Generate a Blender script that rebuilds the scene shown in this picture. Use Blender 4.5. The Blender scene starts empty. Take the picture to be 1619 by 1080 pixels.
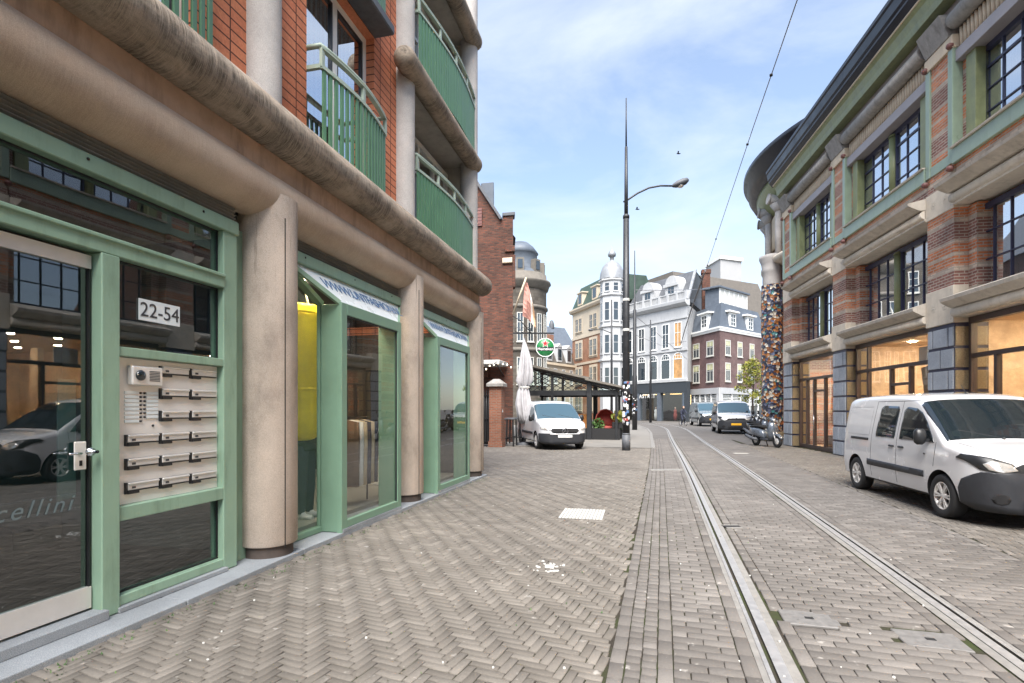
import bpy, bmesh, math, random
import numpy as np
from mathutils import Vector, Matrix, noise
random.seed(7); RNG = np.random.default_rng(7)
SC = bpy.context.scene
COL = SC.collection
R = math.radians
# ------------------------------------------------------------------ camera frame (measured from the photograph)
CAMF, CX, HY, CH = 850.0, 809.5, 647.0, 1.64
TH = math.atan((1009 - CX) / CAMF)
FW = Vector((-math.sin(TH), math.cos(TH), 0)); RT = Vector((math.cos(TH), math.sin(TH), 0))
def at(px, py, depth):
    """world point seen at photo pixel (px,py) at a given distance along the optical axis"""
    return Vector((0, 0, CH)) + (FW + RT * ((px - CX) / CAMF) + Vector((0, 0, (HY - py) / CAMF))) * depth
def gnd(px, py, z=0.0):
    return at(px, py, CAMF * (CH - z) / (py - HY))

# ------------------------------------------------------------------ mesh builder
WLOC = {}
class MB:
    def __init__(s, T=None):
        s.v = []; s.f = []; s.m = []; s.T = T; s.cur = 0; s.sm = set()
    def add(s, verts, faces, smooth=False):
        b = len(s.v)
        for p in verts:
            p = Vector(p); s.v.append(p if s.T is None else (s.T(p) if callable(s.T) else s.T @ p))
        for f in faces:
            if smooth: s.sm.add(len(s.f))
            s.f.append([b + i for i in f]); s.m.append(s.cur)
        return s
    def box(s, x0, x1, y0, y1, z0, z1):
        return s.add([(x0,y0,z0),(x1,y0,z0),(x1,y1,z0),(x0,y1,z0),(x0,y0,z1),(x1,y0,z1),(x1,y1,z1),(x0,y1,z1)],
                     [(0,3,2,1),(4,5,6,7),(0,1,5,4),(1,2,6,5),(2,3,7,6),(3,0,4,7)])
    def bbox(s, x0, x1, y0, y1, z0, z1, b=0.01):
        """box with chamfered edges"""
        bm = bmesh.new()
        vs = [bm.verts.new(p) for p in [(x0,y0,z0),(x1,y0,z0),(x1,y1,z0),(x0,y1,z0),(x0,y0,z1),(x1,y0,z1),(x1,y1,z1),(x0,y1,z1)]]
        for f in [(0,3,2,1),(4,5,6,7),(0,1,5,4),(1,2,6,5),(2,3,7,6),(3,0,4,7)]: bm.faces.new([vs[i] for i in f])
        b = min(b, .45*min(abs(x1-x0), abs(y1-y0), abs(z1-z0)))
        bmesh.ops.bevel(bm, geom=bm.edges[:], offset=b, segments=1, affect='EDGES')
        bm.verts.index_update()
        s.add([v.co[:] for v in bm.verts], [[v.index for v in f.verts] for f in bm.faces]); bm.free()
        return s
    def beam(s, a, b, w, h, up=(0,0,1)):
        """rectangular bar from a to b; w across, h along up"""
        a = Vector(a); b = Vector(b); d = (b-a).normalized(); up = Vector(up)
        x = d.cross(up)
        if x.length < 1e-6: x = d.cross(Vector((1,0,0)))
        x.normalize(); u = x.cross(d).normalized()
        P = []
        for c in (a, b):
            for (i, j) in ((-1,-1),(1,-1),(1,1),(-1,1)): P.append(c + x*(i*w/2) + u*(j*h/2))
        return s.add(P, [(0,3,2,1),(4,5,6,7),(0,1,5,4),(1,2,6,5),(2,3,7,6),(3,0,4,7)])
    def tube(s, pts, r, n=8, caps=True, smooth=True):
        pts = [Vector(p) for p in pts]; rs = r if isinstance(r, (list, tuple)) else [r]*len(pts)
        V = []; F = []; prev = None
        for i, p in enumerate(pts):
            d = (pts[min(i+1, len(pts)-1)] - pts[max(i-1, 0)]).normalized()
            if prev is None:
                x = d.cross(Vector((0,0,1)))
                if x.length < 1e-4: x = d.cross(Vector((1,0,0)))
            else: x = prev - d*prev.dot(d)
            x.normalize(); prev = x; y = d.cross(x)
            for k in range(n):
                a = 2*math.pi*k/n; V.append(p + (x*math.cos(a) + y*math.sin(a))*rs[i])
        for i in range(len(pts)-1):
            for k in range(n):
                k2 = (k+1) % n; F.append((i*n+k, i*n+k2, (i+1)*n+k2, (i+1)*n+k))
        s.add(V, F, smooth)
        if caps:
            b = len(s.v) - len(V)
            s.f.append([b+k for k in reversed(range(n))]); s.m.append(s.cur)
            s.f.append([b+(len(pts)-1)*n+k for k in range(n)]); s.m.append(s.cur)
        return s
    def lathe(s, prof, c=(0,0,0), n=24, axis='z', smooth=True, a0=0, a1=2*math.pi):
        full = abs(a1-a0-2*math.pi) < 1e-6; V = []; F = []; m = len(prof); c = Vector(c)
        cnt = n if full else n+1
        for k in range(cnt):
            a = a0 + (a1-a0)*k/n; ca, sa = math.cos(a), math.sin(a)
            for (r, z) in prof:
                p = (r*ca, r*sa, z) if axis == 'z' else ((r*ca, z, r*sa) if axis == 'y' else (z, r*ca, r*sa))
                V.append(c + Vector(p))
        for k in range(n):
            k2 = (k+1) % cnt
            for i in range(m-1): F.append((k*m+i, k2*m+i, k2*m+i+1, k*m+i+1))
        return s.add(V, F, smooth)
    def prism(s, poly, h0, h1, plane='xy'):
        """extrude polygon poly (2d) from h0 to h1. plane xy: (a,b,h); yz: (h,a,b); xz: (a,h,b)"""
        def P(a, b, h): return (a,b,h) if plane == 'xy' else ((h,a,b) if plane == 'yz' else (a,h,b))
        n = len(poly)
        V = [P(a,b,h0) for a,b in poly] + [P(a,b,h1) for a,b in poly]
        F = [list(reversed(range(n))), list(range(n, 2*n))] + [(i, (i+1)%n, n+(i+1)%n, n+i) for i in range(n)]
        return s.add(V, F)
    def quad(s, a, b, c, d): return s.add([a,b,c,d], [(0,1,2,3)])
    def mat(s, i): s.cur = i; return s
    def build(s, name, mats, parent=None, world=True, recalc=True, bevel=0):
        if not isinstance(mats, (list, tuple)): mats = [mats]
        me = bpy.data.meshes.new(name)
        off = WLOC.get(parent.name, Vector((0,0,0))) if (parent is not None and world) else Vector((0,0,0))
        me.from_pydata([tuple(v - off) for v in s.v], [], s.f)
        for m in mats: me.materials.append(m)
        me.polygons.foreach_set('material_index', s.m)
        if s.sm: me.polygons.foreach_set('use_smooth', [i in s.sm for i in range(len(s.f))])
        if recalc and len(s.f) < 60000:
            bm = bmesh.new(); bm.from_mesh(me); bmesh.ops.recalc_face_normals(bm, faces=bm.faces); bm.to_mesh(me); bm.free()
        o = bpy.data.objects.new(name, me); COL.objects.link(o)
        if parent is not None:
            o.parent = parent; WLOC[o.name] = off
        if bevel:
            md = o.modifiers.new('edge', 'BEVEL'); md.width = bevel; md.segments = 2; md.limit_method = 'ANGLE'; md.angle_limit = R(40)
        return o
def tag(o, label=None, cat=None, group=None, kind=None):
    if label: o['label'] = label
    if cat: o['category'] = cat
    if group: o['group'] = group
    if kind: o['kind'] = kind
    return o
def thing(name, label, cat, loc=(0,0,0), rz=0.0, group=None, scale=1.0):
    o = bpy.data.objects.new(name, None); COL.objects.link(o)
    o.location = loc; o.rotation_euler = (0,0,rz); o.scale = (scale,)*3; o.empty_display_size = .2
    WLOC[o.name] = Vector(loc)
    return tag(o, label, cat, group)
def struct(o): o['kind'] = 'structure'; return o
def kids(o): return [c for c in bpy.data.objects if c.parent == o]
def copy_tree(o, parent=None):
    c = o.copy(); COL.objects.link(c)
    if parent is not None: c.parent = parent
    for ch in kids(o): copy_tree(ch, c)
    return c
def text_mesh(txt, size, name, mat, parent, origin, xdir, ydir, depth=.004, shear=0.0, spacing=1.0, align='CENTER', world=True):
    cu = bpy.data.curves.new(name, 'FONT'); cu.body = txt; cu.size = size; cu.extrude = depth/2; cu.shear = shear
    cu.space_character = spacing; cu.align_x = align; cu.align_y = 'CENTER'
    tmp = bpy.data.objects.new('tmp_text', cu); COL.objects.link(tmp)
    dg = bpy.context.evaluated_depsgraph_get(); me = bpy.data.meshes.new_from_object(tmp.evaluated_get(dg))
    bpy.data.objects.remove(tmp); bpy.data.curves.remove(cu)
    x = Vector(xdir).normalized(); y = Vector(ydir).normalized(); z = x.cross(y).normalized()
    M = Matrix.Translation(Vector(origin)) @ Matrix((x, y, z)).transposed().to_4x4()
    if parent is not None and world: M = Matrix.Translation(-WLOC.get(parent.name, Vector((0,0,0)))) @ M
    me.transform(M); me.materials.clear(); me.materials.append(mat); me.name = name
    o = bpy.data.objects.new(name, me); COL.objects.link(o)
    if parent is not None: o.parent = parent; WLOC[o.name] = WLOC.get(parent.name, Vector((0,0,0)))
    return o

# ------------------------------------------------------------------ materials
class NT:
    def __init__(s, name):
        s.m = bpy.data.materials.new(name); s.m.use_nodes = True; s.t = s.m.node_tree
        s.b = s.t.nodes['Principled BSDF']; s.out = s.t.nodes['Material Output']; s._tc = None
    def n(s, typ, **kw):
        nd = s.t.nodes.new(typ)
        for k, v in kw.items():
            if k.startswith('i_'): nd.inputs[k[2:].replace('_', ' ')].default_value = v
            else: setattr(nd, k, v)
        return nd
    def l(s, a, b): s.t.links.new(a, b)
    def pos(s):
        if s._tc is None: s._tc = s.n('ShaderNodeNewGeometry')
        return s._tc.outputs['Position']
    def obj(s): return s.n('ShaderNodeTexCoord').outputs['Object']
    def mapping(s, src, scale=(1,1,1), rot=(0,0,0), loc=(0,0,0)):
        m = s.n('ShaderNodeMapping'); m.inputs['Scale'].default_value = scale; m.inputs['Rotation'].default_value = rot
        m.inputs['Location'].default_value = loc; s.l(src, m.inputs['Vector']); return m.outputs['Vector']
    def noise(s, src, scale, detail=4, rough=.6, dist=0.0):
        n = s.n('ShaderNodeTexNoise'); n.inputs['Scale'].default_value = scale; n.inputs['Detail'].default_value = detail
        n.inputs['Roughness'].default_value = rough; n.inputs['Distortion'].default_value = dist
        s.l(src, n.inputs['Vector']); return n.outputs['Fac']
    def ramp(s, fac, stops, interp='LINEAR'):
        r = s.n('ShaderNodeValToRGB'); r.color_ramp.interpolation = interp; e = r.color_ramp.elements
        while len(e) < len(stops): e.new(.5)
        for i, (p, c) in enumerate(stops):
            e[i].position = p; e[i].color = (c, c, c, 1) if isinstance(c, (int, float)) else (*c, 1)
        s.l(fac, r.inputs['Fac']); return r.outputs['Color']
    def mix(s, fac, a, b, mode='MIX'):
        m = s.n('ShaderNodeMix', data_type='RGBA', blend_type=mode)
        for sock, v in ((m.inputs[0], fac), (m.inputs[6], a), (m.inputs[7], b)):
            if isinstance(v, (int, float)): sock.default_value = v
            elif isinstance(v, tuple): sock.default_value = (*v, 1)
            else: s.l(v, sock)
        return m.outputs[2]
    def math(s, op, a, b=0.0):
        m = s.n('ShaderNodeMath', operation=op)
        for i, v in enumerate((a, b)):
            if isinstance(v, (int, float)): m.inputs[i].default_value = v
            else: s.l(v, m.inputs[i])
        return m.outputs[0]
    def bump(s, h, strength=.3, dist=.01):
        b = s.n('ShaderNodeBump'); b.inputs['Strength'].default_value = strength; b.inputs['Distance'].default_value = dist
        s.l(h, b.inputs['Height']); s.l(b.outputs['Normal'], s.b.inputs['Normal'])
    def color(s, c):
        if isinstance(c, tuple): s.b.inputs['Base Color'].default_value = (*c, 1)
        else: s.l(c, s.b.inputs['Base Color'])
    def set(s, rough=None, metal=None, spec=None, coat=None):
        if rough is not None:
            if isinstance(rough, (int, float)): s.b.inputs['Roughness'].default_value = rough
            else: s.l(rough, s.b.inputs['Roughness'])
        if metal is not None: s.b.inputs['Metallic'].default_value = metal
        if spec is not None: s.b.inputs['Specular IOR Level'].default_value = spec
        if coat is not None: s.b.inputs['Coat Weight'].default_value = coat; s.b.inputs['Coat Roughness'].default_value = .05
M = {}
def simple(name, col, rough=.6, metal=0.0, var=.15, scale=6.0, bump=0.0, spec=.5, coat=None, dirt=None):
    """paint-like surface: base colour with soft mottling and some roughness variation"""
    t = NT(name); p = t.pos(); n = t.noise(p, scale, 5, .65)
    lo = tuple(c*(1-var) for c in col); hi = tuple(min(1, c*(1+var)) for c in col)
    c = t.ramp(n, [(.3, lo), (.7, hi)])
    if dirt:
        d = t.noise(t.mapping(p, (1.7, 1.7, .35)), 3.1, 6, .7)
        c = t.mix(t.ramp(d, [(.5, 0.0), (.75, dirt[1])]), c, dirt[0])
    t.color(c); t.set(t.ramp(n, [(.3, max(0,rough-.08)), (.7, min(1,rough+.08))]), metal, spec, coat)
    if bump: t.bump(t.noise(p, scale*12, 3, .6), bump, .01)
    M[name] = t.m; return t.m
def emit(name, col, st):
    t = NT(name); t.color(col); t.b.inputs['Emission Color'].default_value = (*col, 1); t.b.inputs['Emission Strength'].default_value = st
    M[name] = t.m
def glass(name, tint=(.9,.95,.93), ior=1.5, rough=0.0, boost=0.0, wave=0.0):
    t = NT(name); t.t.nodes.remove(t.b)
    fr = t.n('ShaderNodeFresnel'); fr.inputs['IOR'].default_value = ior
    tr = t.n('ShaderNodeBsdfTransparent'); tr.inputs['Color'].default_value = (*tint, 1)
    gl = t.n('ShaderNodeBsdfGlossy'); gl.inputs['Roughness'].default_value = rough; gl.inputs['Color'].default_value = (.95,.97,1,1)
    if wave:
        b = t.n('ShaderNodeBump'); b.inputs['Strength'].default_value = wave; b.inputs['Distance'].default_value = .05
        t.l(t.noise(t.pos(), 1.1, 1, .4), b.inputs['Height']); t.l(b.outputs['Normal'], gl.inputs['Normal'])
    gm = t.n('ShaderNodeNewGeometry'); front = t.math('SUBTRACT', 1.0, gm.outputs['Backfacing'])
    fac = t.math('MULTIPLY', t.math('MINIMUM', t.math('ADD', fr.outputs[0], boost), 1.0), front)
    mx = t.n('ShaderNodeMixShader'); t.l(fac, mx.inputs[0]); t.l(tr.outputs[0], mx.inputs[1]); t.l(gl.outputs[0], mx.inputs[2])
    t.l(mx.outputs[0], t.out.inputs['Surface']); M[name] = t.m
def paver(name, ca, cb, cc):
    t = NT(name); g = t.n('ShaderNodeNewGeometry'); t._tc = g; p = g.outputs['Position']
    rnd = g.outputs['Random Per Island']
    c = t.ramp(rnd, [(0, ca), (.35, cb), (.8, cc), (1, tuple(x*1.22 for x in cc))])
    big = t.noise(p, .55, 5, .6); c = t.mix(1.0, c, t.ramp(big, [(.3, .80), (.7, 1.12)]), 'MULTIPLY')
    fine = t.noise(p, 60, 4, .7); c = t.mix(.55, c, t.ramp(fine, [(.3, .7), (.7, 1.2)]), 'MULTIPLY')
    sp = t.noise(p, 9, 3, .5); c = t.mix(t.ramp(sp, [(.66, 0.0), (.74, .5)]), c, (.46,.44,.41))
    t.color(c); t.set(t.ramp(fine, [(.2, .62), (.8, .9)]), spec=.35); t.bump(fine, .35, .006); M[name] = t.m
def brickmat(name, c1, c2, mortar, w, h, ms=.012, offset=.5, bands=None, axis='h', rough=.85, sat=None):
    """brick laid in world space: u = horizontal run along the wall (from normal), v = z"""
    t = NT(name); g = t.n('ShaderNodeNewGeometry'); t._tc = g
    sp = t.n('ShaderNodeSeparateXYZ'); t.l(g.outputs['Position'], sp.inputs[0]); sn = t.n('ShaderNodeSeparateXYZ'); t.l(g.outputs['True Normal'], sn.inputs[0])
    # u = x*|ny| + y*|nx| picks the axis running along the wall
    ax = t.math('ABSOLUTE', sn.outputs[0]); ay = t.math('ABSOLUTE', sn.outputs[1])
    sel = t.math('GREATER_THAN', ax, ay)
    u = t.math('ADD', t.math('MULTIPLY', sp.outputs[1], sel), t.math('MULTIPLY', sp.outputs[0], t.math('SUBTRACT', 1.0, sel)))
    cb = t.n('ShaderNodeCombineXYZ'); t.l(u, cb.inputs[0]); t.l(sp.outputs[2], cb.inputs[1])
    br = t.n('ShaderNodeTexBrick'); br.offset = offset; br.squash = 1; br.inputs['Scale'].default_value = 1
    br.inputs['Brick Width'].default_value = w; br.inputs['Row Height'].default_value = h; br.inputs['Mortar Size'].default_value = ms
    br.inputs['Mortar Smooth'].default_value = .15; br.inputs['Bias'].default_value = 0
    br.inputs['Color1'].default_value = (*c1, 1); br.inputs['Color2'].default_value = (*c2, 1); br.inputs['Mortar'].default_value = (*mortar, 1)
    t.l(cb.outputs[0], br.inputs['Vector']); c = br.outputs['Color']
    if bands:
        per, stops = bands
        fz = t.math('FRACT', t.math('DIVIDE', sp.outputs[2], per)); bc = t.ramp(fz, stops, 'CONSTANT')
        inv = t.math('SUBTRACT', 1.0, br.outputs['Fac'])
        v = t.n('ShaderNodeSeparateXYZ'); t.l(c, v.inputs[0])
        c = t.mix(inv, c, t.mix(1.0, bc, t.ramp(v.outputs[0], [(min(c1[0],c2[0]), .75), (max(c1[0],c2[0]), 1.2)]), 'MULTIPLY'))
    n = t.noise(t._tc.outputs['Position'], .8, 6, .65); c = t.mix(1.0, c, t.ramp(n, [(.3, .72), (.7, 1.18)]), 'MULTIPLY')
    f = t.noise(t._tc.outputs['Position'], 35, 3, .6); c = t.mix(.5, c, t.ramp(f, [(.3, .7), (.7, 1.2)]), 'MULTIPLY')
    t.color(c); t.set(rough, spec=.3)
    hgt = t.math('ADD', t.math('MULTIPLY', br.outputs['Fac'], -1.0), t.math('MULTIPLY', f, .3)); t.bump(hgt, .6, .008); M[name] = t.m

# ground
paver('paver_herringbone', (.134,.120,.104), (.152,.137,.119), (.170,.154,.135))
paver('paver_road', (.116,.106,.097), (.134,.123,.113), (.154,.142,.131))
def ground_mat():
    t = NT('joint_soil'); p = t.pos(); a = t.noise(p, 1.1, 5, .7); f = t.noise(p, 70, 4, .7)
    c = t.mix(t.ramp(a, [(.45, 0.0), (.62, .75)]), t.ramp(f, [(.3, (.025,.021,.017)), (.7, (.055,.048,.04))]), (.04,.055,.018))
    t.color(c); t.set(.95, spec=.1); M['joint_soil'] = t.m
ground_mat()
def far_ground():
    t = NT('far_paving'); p = t.pos()
    br = t.n('ShaderNodeTexBrick'); br.inputs['Scale'].default_value = 1; br.inputs['Brick Width'].default_value = .22; br.inputs['Row Height'].default_value = .11
    br.inputs['Mortar Size'].default_value = .006; br.inputs['Color1'].default_value = (.112,.104,.097,1); br.inputs['Color2'].default_value = (.145,.135,.126,1); br.inputs['Mortar'].default_value = (.09,.08,.07,1)
    t.l(p, br.inputs['Vector']); n = t.noise(p, .35, 6, .65)
    t.color(t.mix(1.0, br.outputs['Color'], t.ramp(n, [(.3, .75), (.7, 1.2)]), 'MULTIPLY')); t.set(.8, spec=.3); M['far_paving'] = t.m
far_ground()
simple('rail_steel', (.44,.43,.42), .5, .65, .12, 14)
simple('rail_groove', (.05,.045,.042), .8, .0, .3, 10)
simple('rail_edge', (.20,.192,.18), .7, 0, .2, 8, .2)
def speckle(name, base, dark, light, rough=.7, sc=160):
    t = NT(name); p = t.pos(); n = t.noise(p, sc, 3, .8); b = t.noise(p, 1.6, 5, .65)
    c = t.ramp(n, [(.32, dark), (.5, base), (.68, light)]); c = t.mix(1.0, c, t.ramp(b, [(.3, .8), (.7, 1.12)]), 'MULTIPLY')
    t.color(c); t.set(rough, spec=.4); t.bump(n, .15, .004); M[name] = t.m
speckle('bluestone', (.27,.29,.31), (.16,.18,.20), (.40,.42,.45))
speckle('granite_block', (.33,.36,.40), (.20,.22,.26), (.50,.53,.57), .6, 90)
speckle('granite_dark', (.22,.17,.10), (.10,.075,.04), (.33,.26,.17), .4, 70)
def concrete_column():
    t = NT('washed_concrete'); p = t.pos(); n = t.noise(p, 190, 3, .75); b = t.noise(t.mapping(p, (1,1,.6)), 1.5, 6, .65)
    c = t.ramp(n, [(.3, (.33,.265,.215)), (.5, (.52,.435,.365)), (.7, (.67,.585,.51))])
    c = t.mix(1.0, c, t.ramp(b, [(.30, .55), (.5, .95), (.72, 1.18)]), 'MULTIPLY')
    st = t.noise(t.mapping(p, (9,9,.32)), 2.2, 6, .75); hz = t.n('ShaderNodeSeparateXYZ'); t.l(p, hz.inputs[0])
    run = t.math('MULTIPLY', t.ramp(st, [(.56, 0.0), (.66, .85)]), t.ramp(t.math('DIVIDE', hz.outputs[2], 14.0), [(.17, 0.0), (.24, .8)]))
    c = t.mix(run, c, (.05,.042,.036))
    t.color(c); t.set(.88, spec=.2); t.bump(n, .35, .006); M['washed_concrete'] = t.m
concrete_column()
def concrete_roll(name, ca, cb, dark, dk):
    """rounded floor beam: weather streaks run round the roll, in rings across its length"""
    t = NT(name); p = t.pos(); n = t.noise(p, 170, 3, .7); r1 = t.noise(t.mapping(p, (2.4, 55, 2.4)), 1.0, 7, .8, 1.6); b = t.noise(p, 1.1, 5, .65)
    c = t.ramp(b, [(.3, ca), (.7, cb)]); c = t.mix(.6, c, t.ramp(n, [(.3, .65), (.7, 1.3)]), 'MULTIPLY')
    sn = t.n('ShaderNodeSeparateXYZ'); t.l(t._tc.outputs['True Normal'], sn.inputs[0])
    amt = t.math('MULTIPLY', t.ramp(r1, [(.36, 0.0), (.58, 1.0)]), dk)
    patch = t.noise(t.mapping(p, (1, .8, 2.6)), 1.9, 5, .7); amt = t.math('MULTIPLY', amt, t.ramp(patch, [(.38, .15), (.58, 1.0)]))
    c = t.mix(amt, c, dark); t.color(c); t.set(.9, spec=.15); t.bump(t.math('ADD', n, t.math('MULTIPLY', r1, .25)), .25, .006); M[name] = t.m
concrete_roll('roll_lower', (.47,.36,.27), (.58,.47,.37), (.17,.12,.085), .24)
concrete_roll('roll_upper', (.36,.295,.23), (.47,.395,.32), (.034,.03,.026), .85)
simple('soffit_concrete', (.40,.28,.20), .9, 0, .2, 2.5, .15, .2, dirt=((.10,.07,.05), .6))
simple('grey_concrete', (.42,.39,.35), .88, 0, .12, 3, .2, .2, dirt=((.2,.18,.16), .5))
speckle('pilaster_concrete', (.43,.405,.385), (.30,.28,.26), (.58,.555,.53), .9, 150)
simple('green_frame', (.25,.375,.275), .42, 0, .07, 2.2, .04, .5, dirt=((.11,.17,.11), .55))
simple('green_frame_deep', (.165,.275,.195), .45, 0, .08, 2.0, .04, .5)
simple('green_railing', (.085,.195,.11), .5, 0, .12, 3)
simple('green_rail_top', (.33,.40,.33), .5, 0, .1, 3)
simple('terracotta_rail', (.42,.14,.07), .6)
simple('aluminium', (.68,.66,.635), .36, .30, .06, 5)
simple('aluminium_plate', (.76,.735,.70), .40, .15, .05, 2.5)
simple('white_paint', (.78,.78,.76), .45, 0, .04, 3)
simple('white_sign', (.74,.79,.80), .3, 0, .03, 2)
simple('sign_blue', (.10,.19,.36), .5)
simple('black_paint', (.016,.017,.019), .4, 0, .25, 5)
simple('black_matte', (.012,.012,.013), .85, 0, .3, 5)
simple('rubber', (.018,.018,.019), .75, 0, .25, 18, .1)
simple('dark_plastic', (.024,.026,.031), .55, 0, .15, 9, .05)
simple('chrome', (.7,.7,.72), .14, 1, .03, 5)
simple('slate_text', (.05,.05,.055), .5)
simple('etched_text', (.14,.19,.20), .6)
simple('shop_floor', (.25,.24,.21), .5, 0, .15, 2)
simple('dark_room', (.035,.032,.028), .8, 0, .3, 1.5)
simple('lobby_wall', (.17,.20,.195), .7, 0, .15, 1.5)
simple('lobby_floor', (.028,.028,.027), .35, 0, .3, 3)
simple('yellow_fabric', (.92,.72,.02), .55, 0, .1, 6, .25)
simple('beige_cloth', (.50,.40,.28), .85, 0, .2, 8)
simple('navy_cloth', (.03,.035,.06), .85, 0, .2, 8)
simple('white_cloth', (.72,.70,.70), .8, 0, .1, 5, .1)
simple('brown_cloth', (.12,.075,.045), .85, 0, .2, 8)
simple('wood_warm', (.66,.50,.35), .5, 0, .25, 3.5)
simple('wood_dark', (.16,.085,.045), .5, 0, .25, 4)
simple('skin', (.50,.32,.24), .6)
emit('shop_lamp', (1.0,.77,.52), 230.0)
emit('spot_lamp', (1.0,.84,.64), 70.0)
emit('bulb', (1.0,.85,.62), 2.5)
glass('glass_clear', (.86,.92,.90), 1.5, 0.0, .02, .03)
glass('glass_shop', (.88,.90,.89), 1.5, 0.0, .06, .03)
glass('glass_door', (.66,.76,.74), 1.52, 0.0, .10, .02)
glass('glass_upper', (.72,.78,.82), 1.55, .01, .10, .12)
glass('glass_sky', (.78,.82,.84), 1.55, .01, .58, .05)
def darkglass(name, col, rough=.04):
    t = NT(name); t.color(col); t.set(rough, 0, .8); t.b.inputs['IOR'].default_value = 1.6
    n = t.noise(t.pos(), 1.7, 2, .5); t.bump(n, .06, .05); M[name] = t.m
darkglass('car_glass', (.012,.018,.022)); darkglass('car_glass_blue', (.045,.085,.11)); darkglass('far_glass', (.025,.035,.045), .06)
brickmat('tile_brick', (.56,.19,.10), (.62,.235,.125), (.10,.04,.03), .36, .115, .009, 0.0)
brickmat('tile_base', (.27,.065,.035), (.32,.08,.045), (.10,.04,.03), .09, .36, .008, 0.0)
brickmat('polychrome_brick', (.40,.16,.085), (.52,.24,.14), (.42,.36,.30), .23, .073, .012, .5,
         (1.16, [(0, (.27,.125,.10)), (.27, (.50,.41,.33)), (.38, (.58,.205,.09)), (.60, (.52,.43,.34)), (.66, (.55,.19,.085)), (.86, (.48,.39,.31)), (.93, (.28,.13,.105))]))
brickmat('red_brick', (.215,.07,.038), (.30,.105,.055), (.20,.165,.13), .22, .07, .012)
brickmat('old_brick', (.062,.027,.02), (.165,.056,.034), (.075,.058,.047), .23, .075, .012)
brickmat('purple_brick', (.115,.062,.062), (.16,.085,.08), (.19,.155,.145), .22, .07, .010)
brickmat('orange_brick', (.29,.115,.06), (.36,.15,.08), (.32,.25,.18), .22, .07, .012)
brickmat('stone_ashlar', (.075,.066,.055), (.12,.105,.088), (.08,.066,.05), .7, .34, .02)
simple('sandstone', (.60,.50,.37), .8, 0, .10, 3, .1, .3, dirt=((.33,.26,.19), .4))
simple('sandstone_warm', (.66,.44,.22), .8, 0, .10, 3, .1, .3)
simple('carved_stone', (.62,.55,.45), .8, 0, .10, 4, .1, .3, dirt=((.36,.30,.24), .35))
simple('ledge_stone', (.54,.49,.42), .85, 0, .16, 2.5, .15, .25, dirt=((.20,.175,.145), .55))
simple('ledge_pale', (.66,.60,.51), .7, 0, .1, 2.5, .08, .35, dirt=((.3,.26,.21), .5))
simple('soffit_pale', (.55,.53,.50), .8, 0, .08, 3)
simple('green_stone', (.21,.235,.115), .45, 0, .18, 3.5, .05, .5, dirt=((.10,.115,.055), .5))
simple('green_glaze', (.25,.325,.245), .35, 0, .10, 3, .04, .55, dirt=((.12,.17,.11), .4))
simple('navy_frame', (.028,.032,.072), .4, 0, .15, 4)
simple('brown_frame', (.055,.038,.036), .4, 0, .2, 3)
simple('gutter_black', (.008,.010,.018), .38, 0, .3, 1.6, .03)
simple('grey_roll', (.30,.285,.265), .8, 0, .2, 5, .15, .3, dirt=((.10,.09,.075), .6))
simple('mauve_lintel', (.30,.285,.30), .6, 0, .1, 3)
simple('rose_stone', (.16,.065,.055), .5)
simple('curtain', (.80,.80,.78), .9, 0, .05, 2)
simple('curtain_dim', (.50,.50,.47), .9, 0, .15, 2)
simple('cream_stucco', (.52,.445,.345), .8, 0, .08, .8, .05, .3)
simple('white_stucco', (.43,.435,.44), .75, 0, .06, .8, .04, .3, dirt=((.22,.225,.24), .4))
simple('slate_roof', (.085,.09,.10), .6, 0, .25, 2.2, .1)
simple('slate_blue', (.088,.105,.13), .55, 0, .2, 2.2, .1)
simple('roof_brown', (.10,.088,.075), .75, 0, .2, 2.5, .1)
simple('roof_green', (.035,.06,.045), .65, 0, .25, 1.5)
simple('grey_block', (.36,.36,.36), .7, 0, .04, 1)
simple('lead_dome', (.24,.25,.265), .5, .2, .2, 2)
simple('charcoal_fascia', (.035,.042,.05), .5)
simple('amber_painted_light', (.48,.26,.10), .2, .0, .4, 1.5)  # orange window light put into the colour, nothing is emitted
simple('car_white', (.64,.64,.65), .22, 0, .015, 2, 0, .5, 1.0)
simple('car_silver', (.30,.35,.38), .3, .5, .04, 2, 0, .5, .6)
simple('plate_yellow', (.80,.42,.02), .5)
simple('plate_white', (.75,.75,.72), .5)
simple('lamp_glass', (.72,.70,.66), .1, .6, .2, 20)
simple('amber_lens', (.7,.32,.05), .2)
simple('scooter_grey', (.13,.15,.18), .28, .3, .1, 5, 0, .5, .6)
simple('scooter_black', (.02,.02,.023), .3, 0, .1, 5, 0, .5, .6)
simple('pole_black', (.022,.023,.026), .5, 0, .3, 6, .05)
simple('pole_grey', (.085,.09,.10), .6, 0, .3, 7, .1)
simple('stone_dark', (.15,.135,.115), .85, 0, .2, 3, .1, .3); simple('parasol_cloth', (.42,.41,.42), .85, 0, .15, 4, .1)
simple('wire', (.20,.20,.215), .5)
simple('green_sign', (.012,.16,.045), .4); simple('red_star', (.55,.02,.02), .4); simple('sign_white', (.82,.82,.80), .4)
simple('flag_red', (.42,.21,.17), .8); simple('flag_white', (.74,.68,.62), .8); simple('flag_orange', (.50,.33,.20), .8)
simple('felt_roof', (.15,.135,.115), .9, 0, .2, 3, .1); simple('lattice_glass', (.30,.30,.29), .35)
simple('red_cushion', (.26,.045,.035), .7); simple('orange_panel', (.55,.22,.05), .6)
simple('bark', (.07,.05,.035), .9, 0, .3, 12, .3)
simple('chalk_white', (.42,.42,.40), .8, 0, .1, 30)
simple('iron_cover', (.165,.16,.155), .7, .2, .2, 20, .15)
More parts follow.
